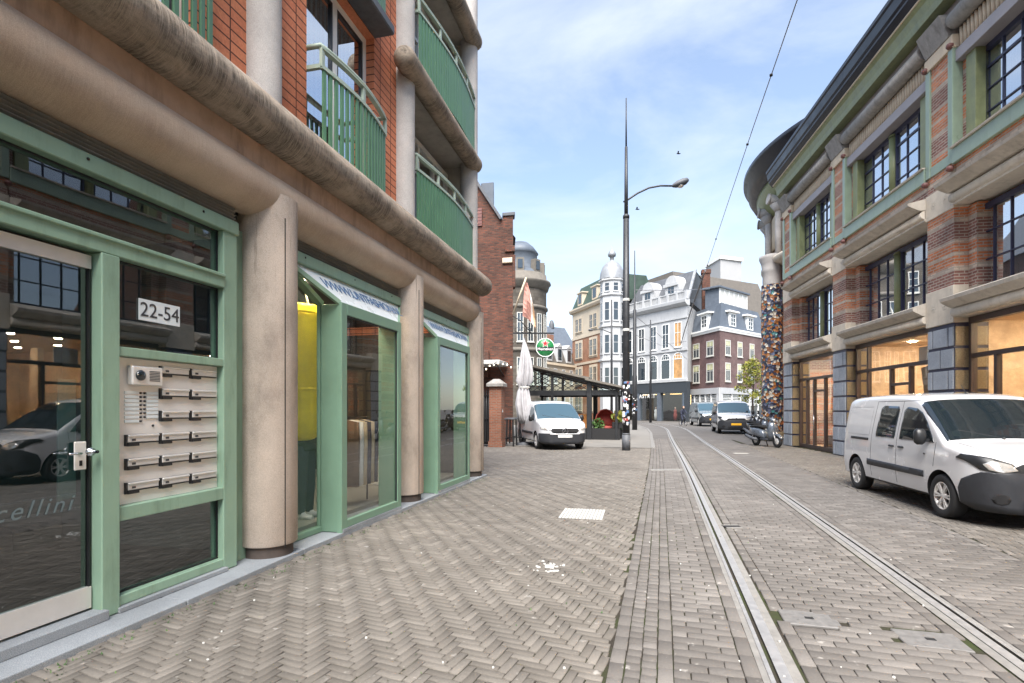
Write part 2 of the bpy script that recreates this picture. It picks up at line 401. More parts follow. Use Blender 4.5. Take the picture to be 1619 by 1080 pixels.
def leafmat(name, ca, cb, cc):
    t = NT(name); g = t.n('ShaderNodeNewGeometry'); t._tc = g
    t.color(t.ramp(g.outputs['Random Per Island'], [(0, ca), (.5, cb), (1, cc)])); t.set(.6, spec=.3); M[name] = t.m
leafmat('leaf_yellowgreen', (.10,.14,.02), (.20,.22,.035), (.36,.31,.05)); leafmat('leaf_dark', (.03,.07,.02), (.05,.11,.03), (.09,.15,.04))
def mosaic():
    t = NT('mosaic'); p = t.pos(); v = t.n('ShaderNodeTexVoronoi'); v.inputs['Scale'].default_value = 6.2; t.l(t.mapping(p, (1,1,1.15)), v.inputs['Vector'])
    s = t.n('ShaderNodeSeparateXYZ'); t.l(v.outputs['Color'], s.inputs[0])
    c = t.ramp(s.outputs[0], [(0,(.035,.04,.075)), (.24,(.42,.17,.055)), (.42,(.62,.56,.46)), (.60,(.05,.055,.09)), (.74,(.30,.12,.05)), (.86,(.13,.15,.24)), (.95,(.08,.25,.25))], 'CONSTANT')
    e = t.n('ShaderNodeTexVoronoi', feature='DISTANCE_TO_EDGE'); e.inputs['Scale'].default_value = 6.2; t.l(t.mapping(p, (1,1,1.15)), e.inputs['Vector'])
    c = t.mix(t.ramp(e.outputs['Distance'], [(.02, 1.0), (.06, 0.0)]), c, (.05,.045,.04))
    t.color(c); t.set(.25, spec=.6); t.bump(v.outputs['Distance'], .8, .05); M['mosaic'] = t.m
mosaic()
emit('shop_lamp_dim', (1.0,.62,.25), 1.3)
simple('window_cream', (.56,.55,.50), .5, 0, .05, 3); simple('yellow_light', (.46,.45,.26), .25, 0, .15, 2)
simple('plinth_stone', (.085,.068,.06), .8, 0, .25, 4, .1, .25)
simple('panel_line', (.22,.22,.23), .5)
simple('louver_grey', (.20,.19,.17), .6)
# ------------------------------------------------------------------ camera, sky, sun
cam = bpy.data.cameras.new('camera'); camo = bpy.data.objects.new('camera', cam); COL.objects.link(camo)
camo.location = (0, 0, CH); camo.rotation_euler = (R(90), 0, TH)
cam.sensor_width = 36; cam.lens = CAMF/1619*36; cam.shift_y = (HY-540)/1619; cam.shift_x = 0; cam.clip_start = .05; cam.clip_end = 3000
SC.camera = camo
SUN_EL, SUN_AZ = 55.0, 175.0      # azimuth the light comes from, clockwise from +Y (behind the camera, a little left)
W = bpy.data.worlds.new('World'); SC.world = W; W.use_nodes = True; wt = W.node_tree
bg = wt.nodes['Background']; sky = wt.nodes.new('ShaderNodeTexSky'); sky.sky_type = 'NISHITA'; sky.sun_disc = False
sky.sun_elevation = R(SUN_EL); sky.sun_rotation = R(SUN_AZ); sky.air_density = 1.0; sky.dust_density = .7; sky.ozone_density = 1.2
tc = wt.nodes.new('ShaderNodeTexCoord'); mp = wt.nodes.new('ShaderNodeMapping'); mp.inputs['Scale'].default_value = (1.0, 1.0, 2.6); mp.inputs['Rotation'].default_value = (R(12), R(8), R(-20))
wt.links.new(tc.outputs['Generated'], mp.inputs['Vector'])
cn = wt.nodes.new('ShaderNodeTexNoise'); cn.inputs['Scale'].default_value = 1.9; cn.inputs['Detail'].default_value = 9; cn.inputs['Roughness'].default_value = .56; cn.inputs['Distortion'].default_value = .55
wt.links.new(mp.outputs['Vector'], cn.inputs['Vector'])
cr = wt.nodes.new('ShaderNodeValToRGB'); cr.color_ramp.elements[0].position = .40; cr.color_ramp.elements[0].color = (.16,.16,.16,1); cr.color_ramp.elements[1].position = .70; cr.color_ramp.elements[1].color = (.70,.70,.70,1)
wt.links.new(cn.outputs['Fac'], cr.inputs['Fac'])
wm = wt.nodes.new('ShaderNodeMix'); wm.data_type = 'RGBA'; wt.links.new(cr.outputs['Color'], wm.inputs[0]); wt.links.new(sky.outputs['Color'], wm.inputs[6]); wm.inputs[7].default_value = (3.7, 3.95, 4.25, 1)
wt.links.new(wm.outputs[2], bg.inputs['Color']); bg.inputs['Strength'].default_value = .115
sl = bpy.data.lights.new('sun', 'SUN'); so = bpy.data.objects.new('sun', sl); COL.objects.link(so)
sl.energy = 4.3; sl.angle = R(44); sl.color = (1.0, .955, .90)
az = R(SUN_AZ); el = R(SUN_EL)
sd = Vector((math.sin(az)*math.cos(el), math.cos(az)*math.cos(el), math.sin(el)))
so.rotation_euler = (-sd).to_track_quat('-Z', 'Y').to_euler()
SC.view_settings.view_transform = 'Standard'; SC.view_settings.look = 'None'; SC.view_settings.exposure = 1.42; SC.view_settings.gamma = 1
SC.render.engine = 'CYCLES'; SC.cycles.use_denoising = True; SC.cycles.max_bounces = 7; SC.cycles.transparent_max_bounces = 12; SC.cycles.caustics_reflective = False; SC.cycles.caustics_refractive = False
SC.cycles.sample_clamp_indirect = 6

# ------------------------------------------------------------------ street layout: the tram track as a curve, X of its centre against Y
TRK = [(-14,1.15),(-4,1.33),(0,1.47),(5,1.68),(9,1.84),(13,2.0),(17,2.14),(22,2.29),(28,2.46),(34,2.66),(40,2.88),(45,3.02),(50,2.98),(55,2.66),(60,2.0),(65,.95),(70,-.55),(75,-2.5),(80,-5.0),(86,-9.0)]
def trk(s):
    """centre point and unit normal (towards +X) at parameter Y=s, by cubic interpolation"""
    ys = [p[0] for p in TRK]
    i = max(1, min(len(TRK)-3, next((k for k in range(len(ys)-1) if ys[k+1] >= s), len(ys)-2)))
    P = TRK[i-1:i+3]; y0, y1 = P[1][0], P[2][0]; u = (s-y0)/(y1-y0)
    m0 = (P[2][1]-P[0][1])/(P[2][0]-P[0][0])*(y1-y0); m1 = (P[3][1]-P[1][1])/(P[3][0]-P[1][0])*(y1-y0)
    x = (2*u**3-3*u**2+1)*P[1][1]+(u**3-2*u**2+u)*m0+(-2*u**3+3*u**2)*P[2][1]+(u**3-u**2)*m1
    dx = ((6*u*u-6*u)*P[1][1]+(3*u*u-4*u+1)*m0+(-6*u*u+6*u)*P[2][1]+(3*u*u-2*u)*m1)/(y1-y0)
    n = Vector((1, -dx, 0)).normalized(); return Vector((x, s, 0)), n
def trk_pt(s, t, z=0.0):
    c, n = trk(s); q = c + n*t; return Vector((q.x, q.y, z))

# ground sheet to the horizon
g = MB(); g.quad((-400,-120,-.022),(400,-120,-.022),(400,900,-.022),(-400,900,-.022)); struct(g.build('ground', M['far_paving'], recalc=False))
g = MB(); g.quad((-9,-6,-.014),(9.5,-6,-.014),(9.5,25,-.014),(-9,25,-.014)); g.quad((.3,25,-.014),(5.0,25,-.014),(5.0,31,-.014),(.3,31,-.014)); g.quad((5.0,25,-.014),(9.5,25,-.014),(9.5,27,-.014),(5.0,27,-.014)); struct(g.build('joint_bed', M['joint_soil'], recalc=False))

def bricks_mesh(name, rects, mat, gap=.0042, cham=.003):
    """rects: list of (cx, cy, ux, uy, L, W): centre, unit long axis, size. One raised, chamfered, slightly uneven block each."""
    A = np.array(rects); n = len(A); c = A[:, :2]; u = A[:, 2:4]; v = np.stack([-u[:, 1], u[:, 0]], 1); hl = A[:, 4]/2-gap; hw = A[:, 5]/2-gap
    jit = RNG.normal(0, .0016, (n, 2)); c = c + jit; ang = RNG.normal(0, .008, n); ca, sa = np.cos(ang), np.sin(ang)
    u = np.stack([u[:, 0]*ca-u[:, 1]*sa, u[:, 0]*sa+u[:, 1]*ca], 1); v = np.stack([-u[:, 1], u[:, 0]], 1)
    z = RNG.normal(0, .0009, n); tx = RNG.normal(0, .003, n); ty = RNG.normal(0, .005, n)
    wave = np.array([noise.noise((p[0]*.5, p[1]*.5, 3.0)) for p in c])*.010
    z = z + wave - .001
    V = np.zeros((n, 12, 3)); k = 0
    for (ring, dz) in ((0, -.03), (0, -cham), (1, 0.0)):
        for (i, j) in ((-1,-1),(1,-1),(1,1),(-1,1)):
            a = i*(hl-(cham if ring else 0)); b = j*(hw-(cham if ring else 0))
            V[:, k, :2] = c + u*a[:, None] + v*b[:, None]; V[:, k, 2] = z + dz + tx*a + ty*b; k += 1
    F0 = np.array([(0,1,5,4),(1,2,6,5),(2,3,7,6),(3,0,4,7),(4,5,9,8),(5,6,10,9),(6,7,11,10),(7,4,8,11),(8,9,10,11)])
    F = (F0[None] + (np.arange(n)*12)[:, None, None]).reshape(-1)
    me = bpy.data.meshes.new(name); me.vertices.add(n*12); me.vertices.foreach_set('co', V.reshape(-1))
    nf = n*9; me.loops.add(nf*4); me.loops.foreach_set('vertex_index', F.astype(np.int32)); me.polygons.add(nf)
    me.polygons.foreach_set('loop_start', np.arange(nf, dtype=np.int32)*4); me.update(calc_edges=True)
    me.materials.append(mat); o = bpy.data.objects.new(name, me); COL.objects.link(o); struct(o); return o
def herring(x0, x1, y0, y1, rot, ok, Wd=.07, n=3):
    L = Wd*n; out = []; rad = max(abs(x1-x0), abs(y1-y0)); cx, cy = (x0+x1)/2, (y0+y1)/2
    N = int(rad/Wd)+4; ca, sa = math.cos(R(45)+rot), math.sin(R(45)+rot)
    for iy in range(-N, N):
        for ix in range(-N, N):
            c = (ix-iy) % (2*n)
            if c == 0: px, py, d = (ix+n/2)*Wd, (iy+.5)*Wd, 0
            elif c == 2*n-1: px, py, d = (ix+.5)*Wd, (iy+n/2)*Wd, 1
            else: continue
            X = cx+px*ca-py*sa; Y = cy+px*sa+py*ca
            if x0 < X < x1 and y0 < Y < y1 and ok(X, Y):
                out.append((X, Y, ca, sa, L, Wd) if d == 0 else (X, Y, -sa, ca, L, Wd))
    return out
def t_of(X, Y):
    c, nn = trk(Y); return (Vector((X, Y, 0))-c).dot(nn)
PL = -1.80      # left edge of the long border strip
def okL(X, Y):
    return not (X < -3.72 and Y < 12.75)
def cut(rects, lim, sgn):
    """saw off the bricks that run past the border line t = lim"""
    out = []
    for (x, y, ux, uy, L, Wd) in rects:
        a = sgn*(t_of(x-ux*L/2, y-uy*L/2)-lim); b = sgn*(t_of(x+ux*L/2, y+uy*L/2)-lim)
        if a > -.01 and b > -.01: continue
        if a <= 0 and b <= 0: out.append((x, y, ux, uy, L, Wd)); continue
        f = (0-a)/(b-a); lo, hi = (0, f) if a < 0 else (f, 1)
        if (hi-lo)*L < .03: continue
        m_ = (lo+hi)/2-.5; out.append((x+ux*L*m_, y+uy*L*m_, ux, uy, (hi-lo)*L, Wd))
    return out
struct_l = bricks_mesh('pavement', cut(herring(-7.6, 1.2, 1.0, 25.0, R(34), okL, .068, 3), PL-.015, 1), M['paver_herringbone'])
# facade of the hall on the right, as a line in the plan
PH = R(4.15); RD = Vector((-math.sin(PH), math.cos(PH), 0)); RN = Vector((-math.cos(PH), -math.sin(PH), 0)); RO = Vector((8.45, 0, 0))
def okR(X, Y):
    return (Vector((X, Y, 0))-RO).dot(RN) > -.05
bricks_mesh('pavement', cut(herring(3.2, 8.6, 3.0, 27.0, R(36), okR, .07, 3), 2.315, -1), M['paver_herringbone'])
def track_bricks(t0, t1, s0, s1, Lb, Wb, along, off=.5):
    """bricks laid square to the track: along=False puts the long side across the track"""
    out = []; s = s0; row = 0
    step = Lb if along else Wb; wid = Wb if along else Lb
    while s < s1:
        c, nn = trk(s+step/2); d = Vector((-nn.y, nn.x, 0))
        if along:
            k = max(1, round((t1-t0)/Wb)); w = (t1-t0)/k
            for i in range(k):
                sh = (i % 2)*off*Lb; cc, n2 = trk(s+step/2+sh); q = cc+n2*(t0+(i+.5)*w); out.append((q.x, q.y, -n2.y, n2.x, Lb, w))
        else:
            e = t0; cuts = [t0]; a = t0 + (Lb*off if row % 2 else Lb)
            while a < t1-.06: cuts.append(a); a += Lb
            cuts.append(t1)
            for a, b in zip(cuts[:-1], cuts[1:]):
                q = c+nn*((a+b)/2); out.append((q.x, q.y, nn.x, nn.y, b-a, Wb))
        s += step; row += 1
    return out
S0, S1 = 2.0, 31.0; rd = []
rd += track_bricks(PL, PL+.10, S0, S1, .21, .10, True)
rd += track_bricks(PL+.10, -1.50, S0, S1, .10, .10, True)
rd += track_bricks(-1.50, -1.40, S0, S1, .21, .10, True)
rd += track_bricks(-1.40, -.98, S0, S1, .21, .105, False)
rd += track_bricks(-.98, -.88, S0, S1, .30, .10, True)
rd += track_bricks(-.62, -.52, S0, S1, .25, .10, True)
rd += track_bricks(-.52, .52, S0, S1, .21, .105, False)
rd += track_bricks(.52, .62, S0, S1, .25, .10, True)
rd += track_bricks(.88, .98, S0, S1, .25, .10, True)
rd += track_bricks(.98, 2.20, S0, S1, .21, .105, False)
rd += track_bricks(2.20, 2.30, S0, S1, .21, .10, True)
# leave out the blocks where the cast covers sit between the rails
COVERS = [(-.36, 4.62, .40, .30), (.37, 4.42, .40, .30)]
def clear(q):
    for (t, s, w, l) in COVERS:
        if abs(q[1]-s) < l/2+.0 and abs(t_of(q[0], q[1])-t) < w/2+.02: return False
    return True
bricks_mesh('road', [q for q in rd if clear(q)], M['paver_road'])
# rails: grooved tram rail swept along the track
def rail(tc, sgn):
    prof = [(-.11,-.006,2),(-.043,-.004,2),(-.041,.004,0),(.030,.004,0),(.032,-.016,1),(.058,-.016,1),(.060,.003,0),(.088,.003,0),(.090,-.004,2),(.13,-.006,2)]
    ss = [-12+i*.75 for i in range(int(98/.75))]; m = MB(); V = []
    for s in ss:
        for (a, z, _) in prof: V.append(trk_pt(s, tc+sgn*a, z))
    n = len(prof); F = []; mi = []
    for i in range(len(ss)-1):
        for k in range(n-1):
            F.append((i*n+k, i*n+k+1, (i+1)*n+k+1, (i+1)*n+k)); mi.append(prof[k][2] if k not in (3, 5) else 1)
    m.add(V, F); m.m = mi
    return m.build('tram_rail', [M['rail_steel'], M['rail_groove'], M['rail_edge']], recalc=False)
tag(rail(-.75, -1), 'worn steel grooved tram rail nearer the green shopfronts', 'rail', 'rails of the tram track')
tag(rail(.75, 1), 'worn steel grooved tram rail nearer the parked white van', 'rail', 'rails of the tram track')
for i, (t, s, w, l) in enumerate(COVERS):
    c, nn = trk(s); d = Vector((-nn.y, nn.x, 0)); T = Matrix(((nn.x, d.x, 0, (c+nn*t).x), (nn.y, d.y, 0, (c+nn*t).y), (0,0,1,0), (0,0,0,1)))
    m = MB(T); m.bbox(-w/2, w/2, -l/2, l/2, -.03, .003, .006); m.mat(1).box(-.03, .03, -.02, .02, .0035, .006)
    tag(m.build('rail_cover', [M['iron_cover'], M['black_matte']]), ['grey metal drain cover beside the left tram rail', 'grey metal drain cover beside the right tram rail'][i], 'drain cover', 'drain covers between the rails')
def slot(px0, px1, py, label, depth=.12, mats=('black_matte', 'ledge_stone')):
    a = gnd(px0, py); b = gnd(px1, py); m = MB(); d = (b-a).normalized(); nn = Vector((-d.y, d.x, 0))
    for k, (o0, o1, mi) in enumerate(((-.10, -.06, 1), (-.06, .06, 0), (.06, .10, 1))):
        m.mat(mi).prism([tuple((a+nn*o0)[:2]), tuple((b+nn*o0)[:2]), tuple((b+nn*o1)[:2]), tuple((a+nn*o1)[:2])], -.01, .010-.003*(mi == 0))
    tag(m.build('drain_slot', [M[x] for x in mats]), label, 'drain')
slot(1028, 1077, 743, 'dark slot drain across the paving left of the track', mats=('black_matte', 'chalk_white'))
slot(1160, 1183, 717, 'short pale edged slot drain right of the track', mats=('ledge_stone', 'chalk_white'))
slot(1145, 1170, 833, 'narrow dark slot in the paving between the rails', mats=('black_matte', 'rail_edge'))
# bricks painted white, laid as a small patch of soldier bricks
m = MB(); a = gnd(888, 811); b = gnd(955, 814)
for r_ in range(2):
    for k in range(13):
        t = (k+.5)/13; c = a.lerp(b, t) + Vector((0, (r_-.5)*.40, 0)); m.bbox(c.x-.022, c.x+.022, c.y-.19, c.y+.19, -.008, .0075+random.random()*.002, .004)
tag(m.build('drain_grate', M['chalk_white']), 'white painted slotted grate set in the brick pavement', 'drain grate')
m = MB()
for k in range(46):
    r_ = abs(random.gauss(0, .085)); an = random.random()*6.28; c = gnd(870, 896) + Vector((math.cos(an)*r_*1.1, math.sin(an)*r_*1.5, 0)); rr = random.uniform(.004, .022)*(1.5-min(1, r_*3))
    m.lathe([(rr, -.004), (rr*.9, .0085), (0, .0095)], (c.x, c.y, 0), 7)
tag(m.build('paint_spill', M['chalk_white']), 'small splash of spilt white paint on the herringbone pavement', 'paint spill')
m = MB()
for k in range(45):
    px = random.uniform(120, 1500); py = random.uniform(740, 1075); c = gnd(px, py)
    if c.x < -3.5: continue
    rr = random.uniform(.004, .011); m.lathe([(rr, -.004), (rr*.8, .007), (0, .008)], (c.x, c.y, 0), 6)
tag(m.build('litter', M['chalk_white'], recalc=False), 'pale specks of chewing gum and litter scattered on the bricks', 'litter', kind='stuff')
m = MB()
for k in range(900):
    # weeds and dead leaves along the foot of the facade and in the joints
    if k < 500: X = -3.62+abs(random.gauss(0, .10)); Y = random.uniform(2.2, 12.4)
    else:
        X = random.uniform(-3.5, 1.5); Y = random.uniform(2.4, 9)
        if noise.noise((X*.9, Y*.9, 1.0)) < .18: continue
    rr = random.uniform(.006, .02); an = random.random()*6.28; h = random.uniform(.004, .022)
    p = Vector((X, Y, .002)); e = Vector((math.cos(an), math.sin(an), 0))*rr; f = Vector((-e.y, e.x, 0))*.45
    m.add([p-f, p+e+Vector((0,0,h)), p+f], [(0,1,2)])
tag(m.build('weeds', M['leaf_dark'], recalc=False), 'tiny weeds growing in the joints of the pavement bricks', 'weeds', kind='stuff')
# pale footway and kerb beyond the lamp post, curving away to the left with the track
pts = [gnd(*p) for p in [(1040,700),(1030,690),(1028,682),(1022,676),(1008,672.5)]]
pts = [Vector((.62, 23.3, 0)), Vector((.72, 30, 0)), Vector((.85, 38, 0)), Vector((.75, 46, 0)), Vector((.1, 54, 0)), Vector((-1.3, 61, 0)), Vector((-4.0, 68, 0)), Vector((-9, 74, 0))]
simple('footway', (.19,.18,.165), .85, 0, .12, 1.2, .1, .3)
m = MB(); V = []
for p in pts: V += [(p.x, p.y, .012), (-24, p.y, .012)]
m.add(V, [(2*i, 2*i+2, 2*i+3, 2*i+1) for i in range(len(pts)-1)]); struct(m.build('footway', M['footway'], recalc=False))
m = MB()
for a, b in zip(pts[:-1], pts[1:]): m.beam(a+Vector((0,0,.0)), b+Vector((0,0,.0)), .16, .07)
struct(m.build('kerb', M['rail_edge']))
# ================================================================== LEFT: apartment block with green shopfronts
def bend(p): return Vector((p.x + (.0012*(p.y-4)**2 if p.y > 4 else 0), p.y, p.z))
def LM(): return MB(bend)
AX = -4.0
apt = thing('apartment_building', 'apartment block with orange tile brick, round concrete columns and green balconies above green shopfronts', 'building', (-4, 6, 0))
COLY = [1.58, 5.19, 8.77, 12.36]
def ys(a, b, st=.6):
    n = max(1, int(math.ceil((b-a)/st))); return [a+(b-a)*i/n for i in range(n+1)]
for y in COLY:
    m = LM(); m.lathe([(.295,.17),(.305,.185),(.305,3.95)], (AX, y, 0), 44); m.mat(1)
    for dy in (-.10,): m.box(AX+.285, AX+.293, y+dy-.004, y+dy+.004, .14, 3.7)
    c = m.build('column', [M['washed_concrete'], M['black_matte']], apt)
    m = LM(); m.lathe([(.26,-.02),(.26,.175)], (AX, y, 0), 32); m.build('plinth', M['plinth_stone'], c)
m = LM(); m.tube([(AX-.01, y, 3.965) for y in ys(-6, 12.36)], .275, 36); m.build('lower_beam', M['roll_lower'], apt)
m = LM(); m.box(-4.55, -3.86, -6, 12.6, 4.05, 4.60); m.build('soffit', M['soffit_concrete'], apt)
def rollpts(y0, y1, x, z, r, cap0=True, cap1=True, dx=0.0):
    P = []; Rr = []
    for k in range(6):
        a = k/6*math.pi/2
        if cap0: P.append((x, y0+r*(1-math.sin(a)*0-math.cos(a)*1)*1.0, z)); Rr.append(max(.004, r*math.sin(a)))
    for y in ys(y0+(r if cap0 else 0), y1-(r if cap1 else 0)): P.append((x+dx*(y-y0)/(y1-y0), y, z)); Rr.append(r)
    if cap1:
        for k in range(1, 7):
            a = k/6*math.pi/2; P.append((x+dx, y1-r+r*math.sin(a), z)); Rr.append(max(.004, r*math.cos(a)))
    return P, Rr
m = LM(); P, Rr = rollpts(-6, 12.75, -3.77, 4.62, .245, False, True); m.tube(P, Rr, 36); m.build('upper_beam', M['roll_upper'], apt)
m = LM(); m.box(-4.9, -3.76, -6, 12.75, 4.66, 4.84); m.build('floor_slab', M['grey_concrete'], apt)
# upper storeys: brick piers, recesses with windows, round pilasters
def wallpiece(y0, y1, z0, z1): 
    m = LM(); m.box(-4.45, -4.05, y0, y1, z0, z1); return m
FLO = [4.84, 7.62, 10.60]
WIN = [(2.45, 4.25), (5.97, 7.72)]
for fi, z0 in enumerate(FLO):
    z1 = FLO[fi+1] if fi < 2 else 13.6; head = z0+2.65 if fi == 0 else z0+2.3
    head = 7.46 if fi == 0 else head
    for (a, b) in [(-6, 2.45), (4.25, 5.97), (7.72, 8.78)]: wallpiece(a, b, z0, z1).build('brick_wall', M['tile_brick'], apt)
    for (a, b) in WIN:
        wallpiece(a, b, head, z1).build('brick_wall', M['tile_brick'], apt)
        m = LM(); xg = -4.22
        for (u, v) in ((a+.001, a+.09), (b-.09, b-.001), ((a+b)/2-.05, (a+b)/2+.05)): m.box(xg-.05, xg+.03, u, v, z0, head-.001)
        m.box(xg-.048, xg+.028, a+.09, b-.09, head-.10, head-.002); m.box(xg-.048, xg+.028, a+.09, b-.09, z0, z0+.08); m.mat(1)
        for (u, v) in ((a+.09, (a+b)/2-.05), ((a+b)/2+.05, b-.09)):
            for (p, q, r_, s_) in ((u, u+.045, z0+.08, head-.1), (v-.045, v, z0+.08, head-.1), (u+.045, v-.045, head-.15, head-.1), (u+.045, v-.045, z0+.08, z0+.13)): m.box(xg-.03, xg+.02, p, q, r_, s_)
        w = m.build('window', [M['white_paint'], M['black_paint']], apt)
        for (u, v) in ((a+.135, (a+b)/2-.095), ((a+b)/2+.095, b-.135)):
            m = LM(); m.box(xg-.012, xg-.004, u, v, z0+.13, head-.15); m.build('pane', M['glass_sky'], w)
        m = LM()
        for k in range(30):
            t0 = a+.05+(b-a-.1)*k/30; t1 = a+.05+(b-a-.1)*(k+1)/30; dx = .02*(k % 2)
            m.quad((-4.40+dx, t0, z0), (-4.42+.02-dx, t1, z0), (-4.42+.02-dx, t1, head), (-4.40+dx, t0, head))
        m.build('curtain', M['curtain'], w)
        m = LM(); m.bbox(-4.30, -3.72, a+.02, b+.05, head+.02, head+.17, .02); m.build('window_canopy', M['pole_grey'], apt)
    for (a, b) in ((4.25, 5.02), (7.74, 8.62), (5.39, 5.96)):
        m = LM(); m.box(-4.1, -4.035, a, b, z0, z0+.22); m.build('brick_base', M['tile_base'], apt) if fi == 0 else None
for y in COLY:
    m = LM(); m.lathe([(.205, 4.7), (.205, 13.6)], (-4.02, y-.08, 0), 28); m.build('pilaster', M['pilaster_concrete'], apt)
def railing(y0, y1, zt, zb, x0, bow, name='balcony_railing', closed=True, n=16, slatw=.075):
    """bowed balcony front: broad flat slats, a mid rail and a rounded hand rail"""
    def xx(y): u = (y-y0)/(y1-y0); return x0 + bow*(1-(2*u-1)**2)**.5 if False else x0 + bow*math.sin(math.pi*min(1, max(0, u)))
    m = LM(); N = n
    for k in range(N):
        u = (k+.5)/N; y = y0+(y1-y0)*u; x = xx(y); y2 = y+slatw*.5; d = Vector((xx(y+.02)-xx(y-.02), .04, 0)).normalized(); nn = Vector((d.y, -d.x, 0))
        c = Vector((x, y, 0)); P = []
        for (i, j) in ((-1,-1),(1,-1),(1,1),(-1,1)): P.append(c+d*(i*slatw/2)+nn*(j*.012))
        m.prism([(p.x, p.y) for p in P], zb, zt-.27)
    r = m.build(name, M['green_railing'], apt)
    m = LM(); L = [(xx(y), y, zt-.25) for y in ys(y0, y1, .12)]
    for a, b in zip(L[:-1], L[1:]): m.beam(a, b, .05, .05)
    for e in (y0, y1): m.beam((x0-.32, e, zt-.25), (x0, e, zt-.25), .05, .05)
    for k in (0, .5, 1) if y1-y0 < 2.5 else (0, .25, .5, .75, 1):
        y = y0+.02+(y1-y0-.04)*k; m.box(xx(y)-.02, xx(y)+.02, y-.03, y+.03, zt-.25, zt-.01)
    m.build('mid_rail', M['green_rail_top'], r)
    m = LM(); L = [(xx(y), y, zt+.012) for y in ys(y0, y1, .12)]
    m.tube([(x0-.3, y0, zt+.012)]+L+[(x0-.3, y1, zt+.012)], .032, 8); m.build('hand_rail', M['green_rail_top'], r)
    m = LM(); L = [(xx(y)-.005, y, zt-.02) for y in ys(y0, y1, .12)]
    for a, b in zip(L[:-1], L[1:]): m.beam(a, b, .07, .02)
    m.build('rail_board', M['green_rail_top'], r)
for (a, b) in WIN: railing(a+.02, b-.0, 6.17, 4.86, -3.86, .10, n=16, slatw=.055)
for (a, b) in WIN: railing(a+.02, b-.0, 8.95, 7.64, -3.86, .10)
# the bay at the far end: loggia on each floor, a bulging rounded beam below each balcony
for zc, x in ((7.48, -3.80), (10.42, -3.80)):
    m = LM(); P, Rr = rollpts(8.12, 12.5, x, zc, .19, True, True, -.10); m.tube(P, Rr, 28); m.build('bay_beam', M['roll_upper'], apt)
    m = LM(); m.box(-4.75, -3.78, 8.8, 12.5, zc-.03, zc+.16); m.build('bay_slab', M['grey_concrete'], apt)
railing(9.0, 12.2, 6.20, 4.86, -3.90, .13, n=30)
railing(9.0, 12.2, 9.02, 7.66, -3.86, .13, n=30)
for fi, z0 in enumerate(FLO):
    z1 = (7.45, 10.39, 13.6)[fi]; xg = -4.6
    m = LM(); n = 4
    for k in range(n+1):
        y = 9.0+(12.25-9.0)*k/n; m.box(xg-.05, xg+.03, y-.05, y+.05, z0+.0, z1-.16)
    m.box(xg-.048, xg+.035, 8.95, 12.3, z1-.26, z1-.14); m.box(xg-.048, xg+.028, 8.95, 12.3, z0, z0+.08)
    m.box(xg-.048, xg+.028, 8.95, 12.3, z0+1.72, z0+1.78)
    w = m.build('window', M['white_paint'], apt)
    m = LM(); m.box(xg-.02, xg-.01, 9.05, 12.2, z0+.08, z1-.26); m.build('pane', M['glass_sky'], w)
    m = LM(); m.box(xg-.30, xg-.28, 8.9, 12.3, z0, z1-.1); m.build('curtain', M['curtain_dim'], w)
m = LM(); m.box(-4.75, -4.05, 12.30, 12.75, 4.84, 13.6); m.build('end_wall', M['grey_concrete'], apt)
# body of the block, kept behind the facade (also shades the street as the real one does)
m = MB(); m.box(-13.5, -4.9, -26, 12.6, 4.63, 14.2); m.box(-13.5, -4.35, -26, -6.0, 0, 14.2); m.box(-13.5, -9.6, -6, 12.6, 0, 4.63); m.box(-9.6, -4.5, 12.45, 12.6, 0, 4.63)
m.build('building_body', M['tile_brick'], apt)
# ---- ground floor shell
m = LM(); m.box(-9.6, -4.35, -6, 5.1, -.05, .055); m.build('lobby_floor', M['lobby_floor'], apt)
m = LM(); m.box(-9.6, -4.30, 5.22, 12.45, -.05, .10); m.build('shop_floor', M['shop_floor'], apt)
m = LM(); m.box(-6.9, -6.8, -6, 5.1, .055, 3.55); m.box(-6.8, -4.3, 5.10, 5.2, .055, 3.55); m.build('lobby_wall', M['lobby_wall'], apt)
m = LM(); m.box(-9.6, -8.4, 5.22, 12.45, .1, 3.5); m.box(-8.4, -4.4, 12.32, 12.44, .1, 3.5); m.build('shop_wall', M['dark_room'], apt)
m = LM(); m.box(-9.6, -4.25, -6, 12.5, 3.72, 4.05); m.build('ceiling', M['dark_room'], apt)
# sill of blue stone: slightly skewed slab in pieces
for (a, b) in ((-2.0, 1.4), (1.41, 3.75), (3.76, 5.42), (5.43, 8.9), (8.91, 12.7)):
    m = LM(); x = lambda y: -3.66-.05*max(0, (y-3.4)/1.9) if y < 6 else -3.70
    m.prism([(-4.5, a), (x(a), a), (x(b), b), (-4.5, b)], -.03, .045); m.build('door_sill', M['bluestone'], apt, bevel=.008)
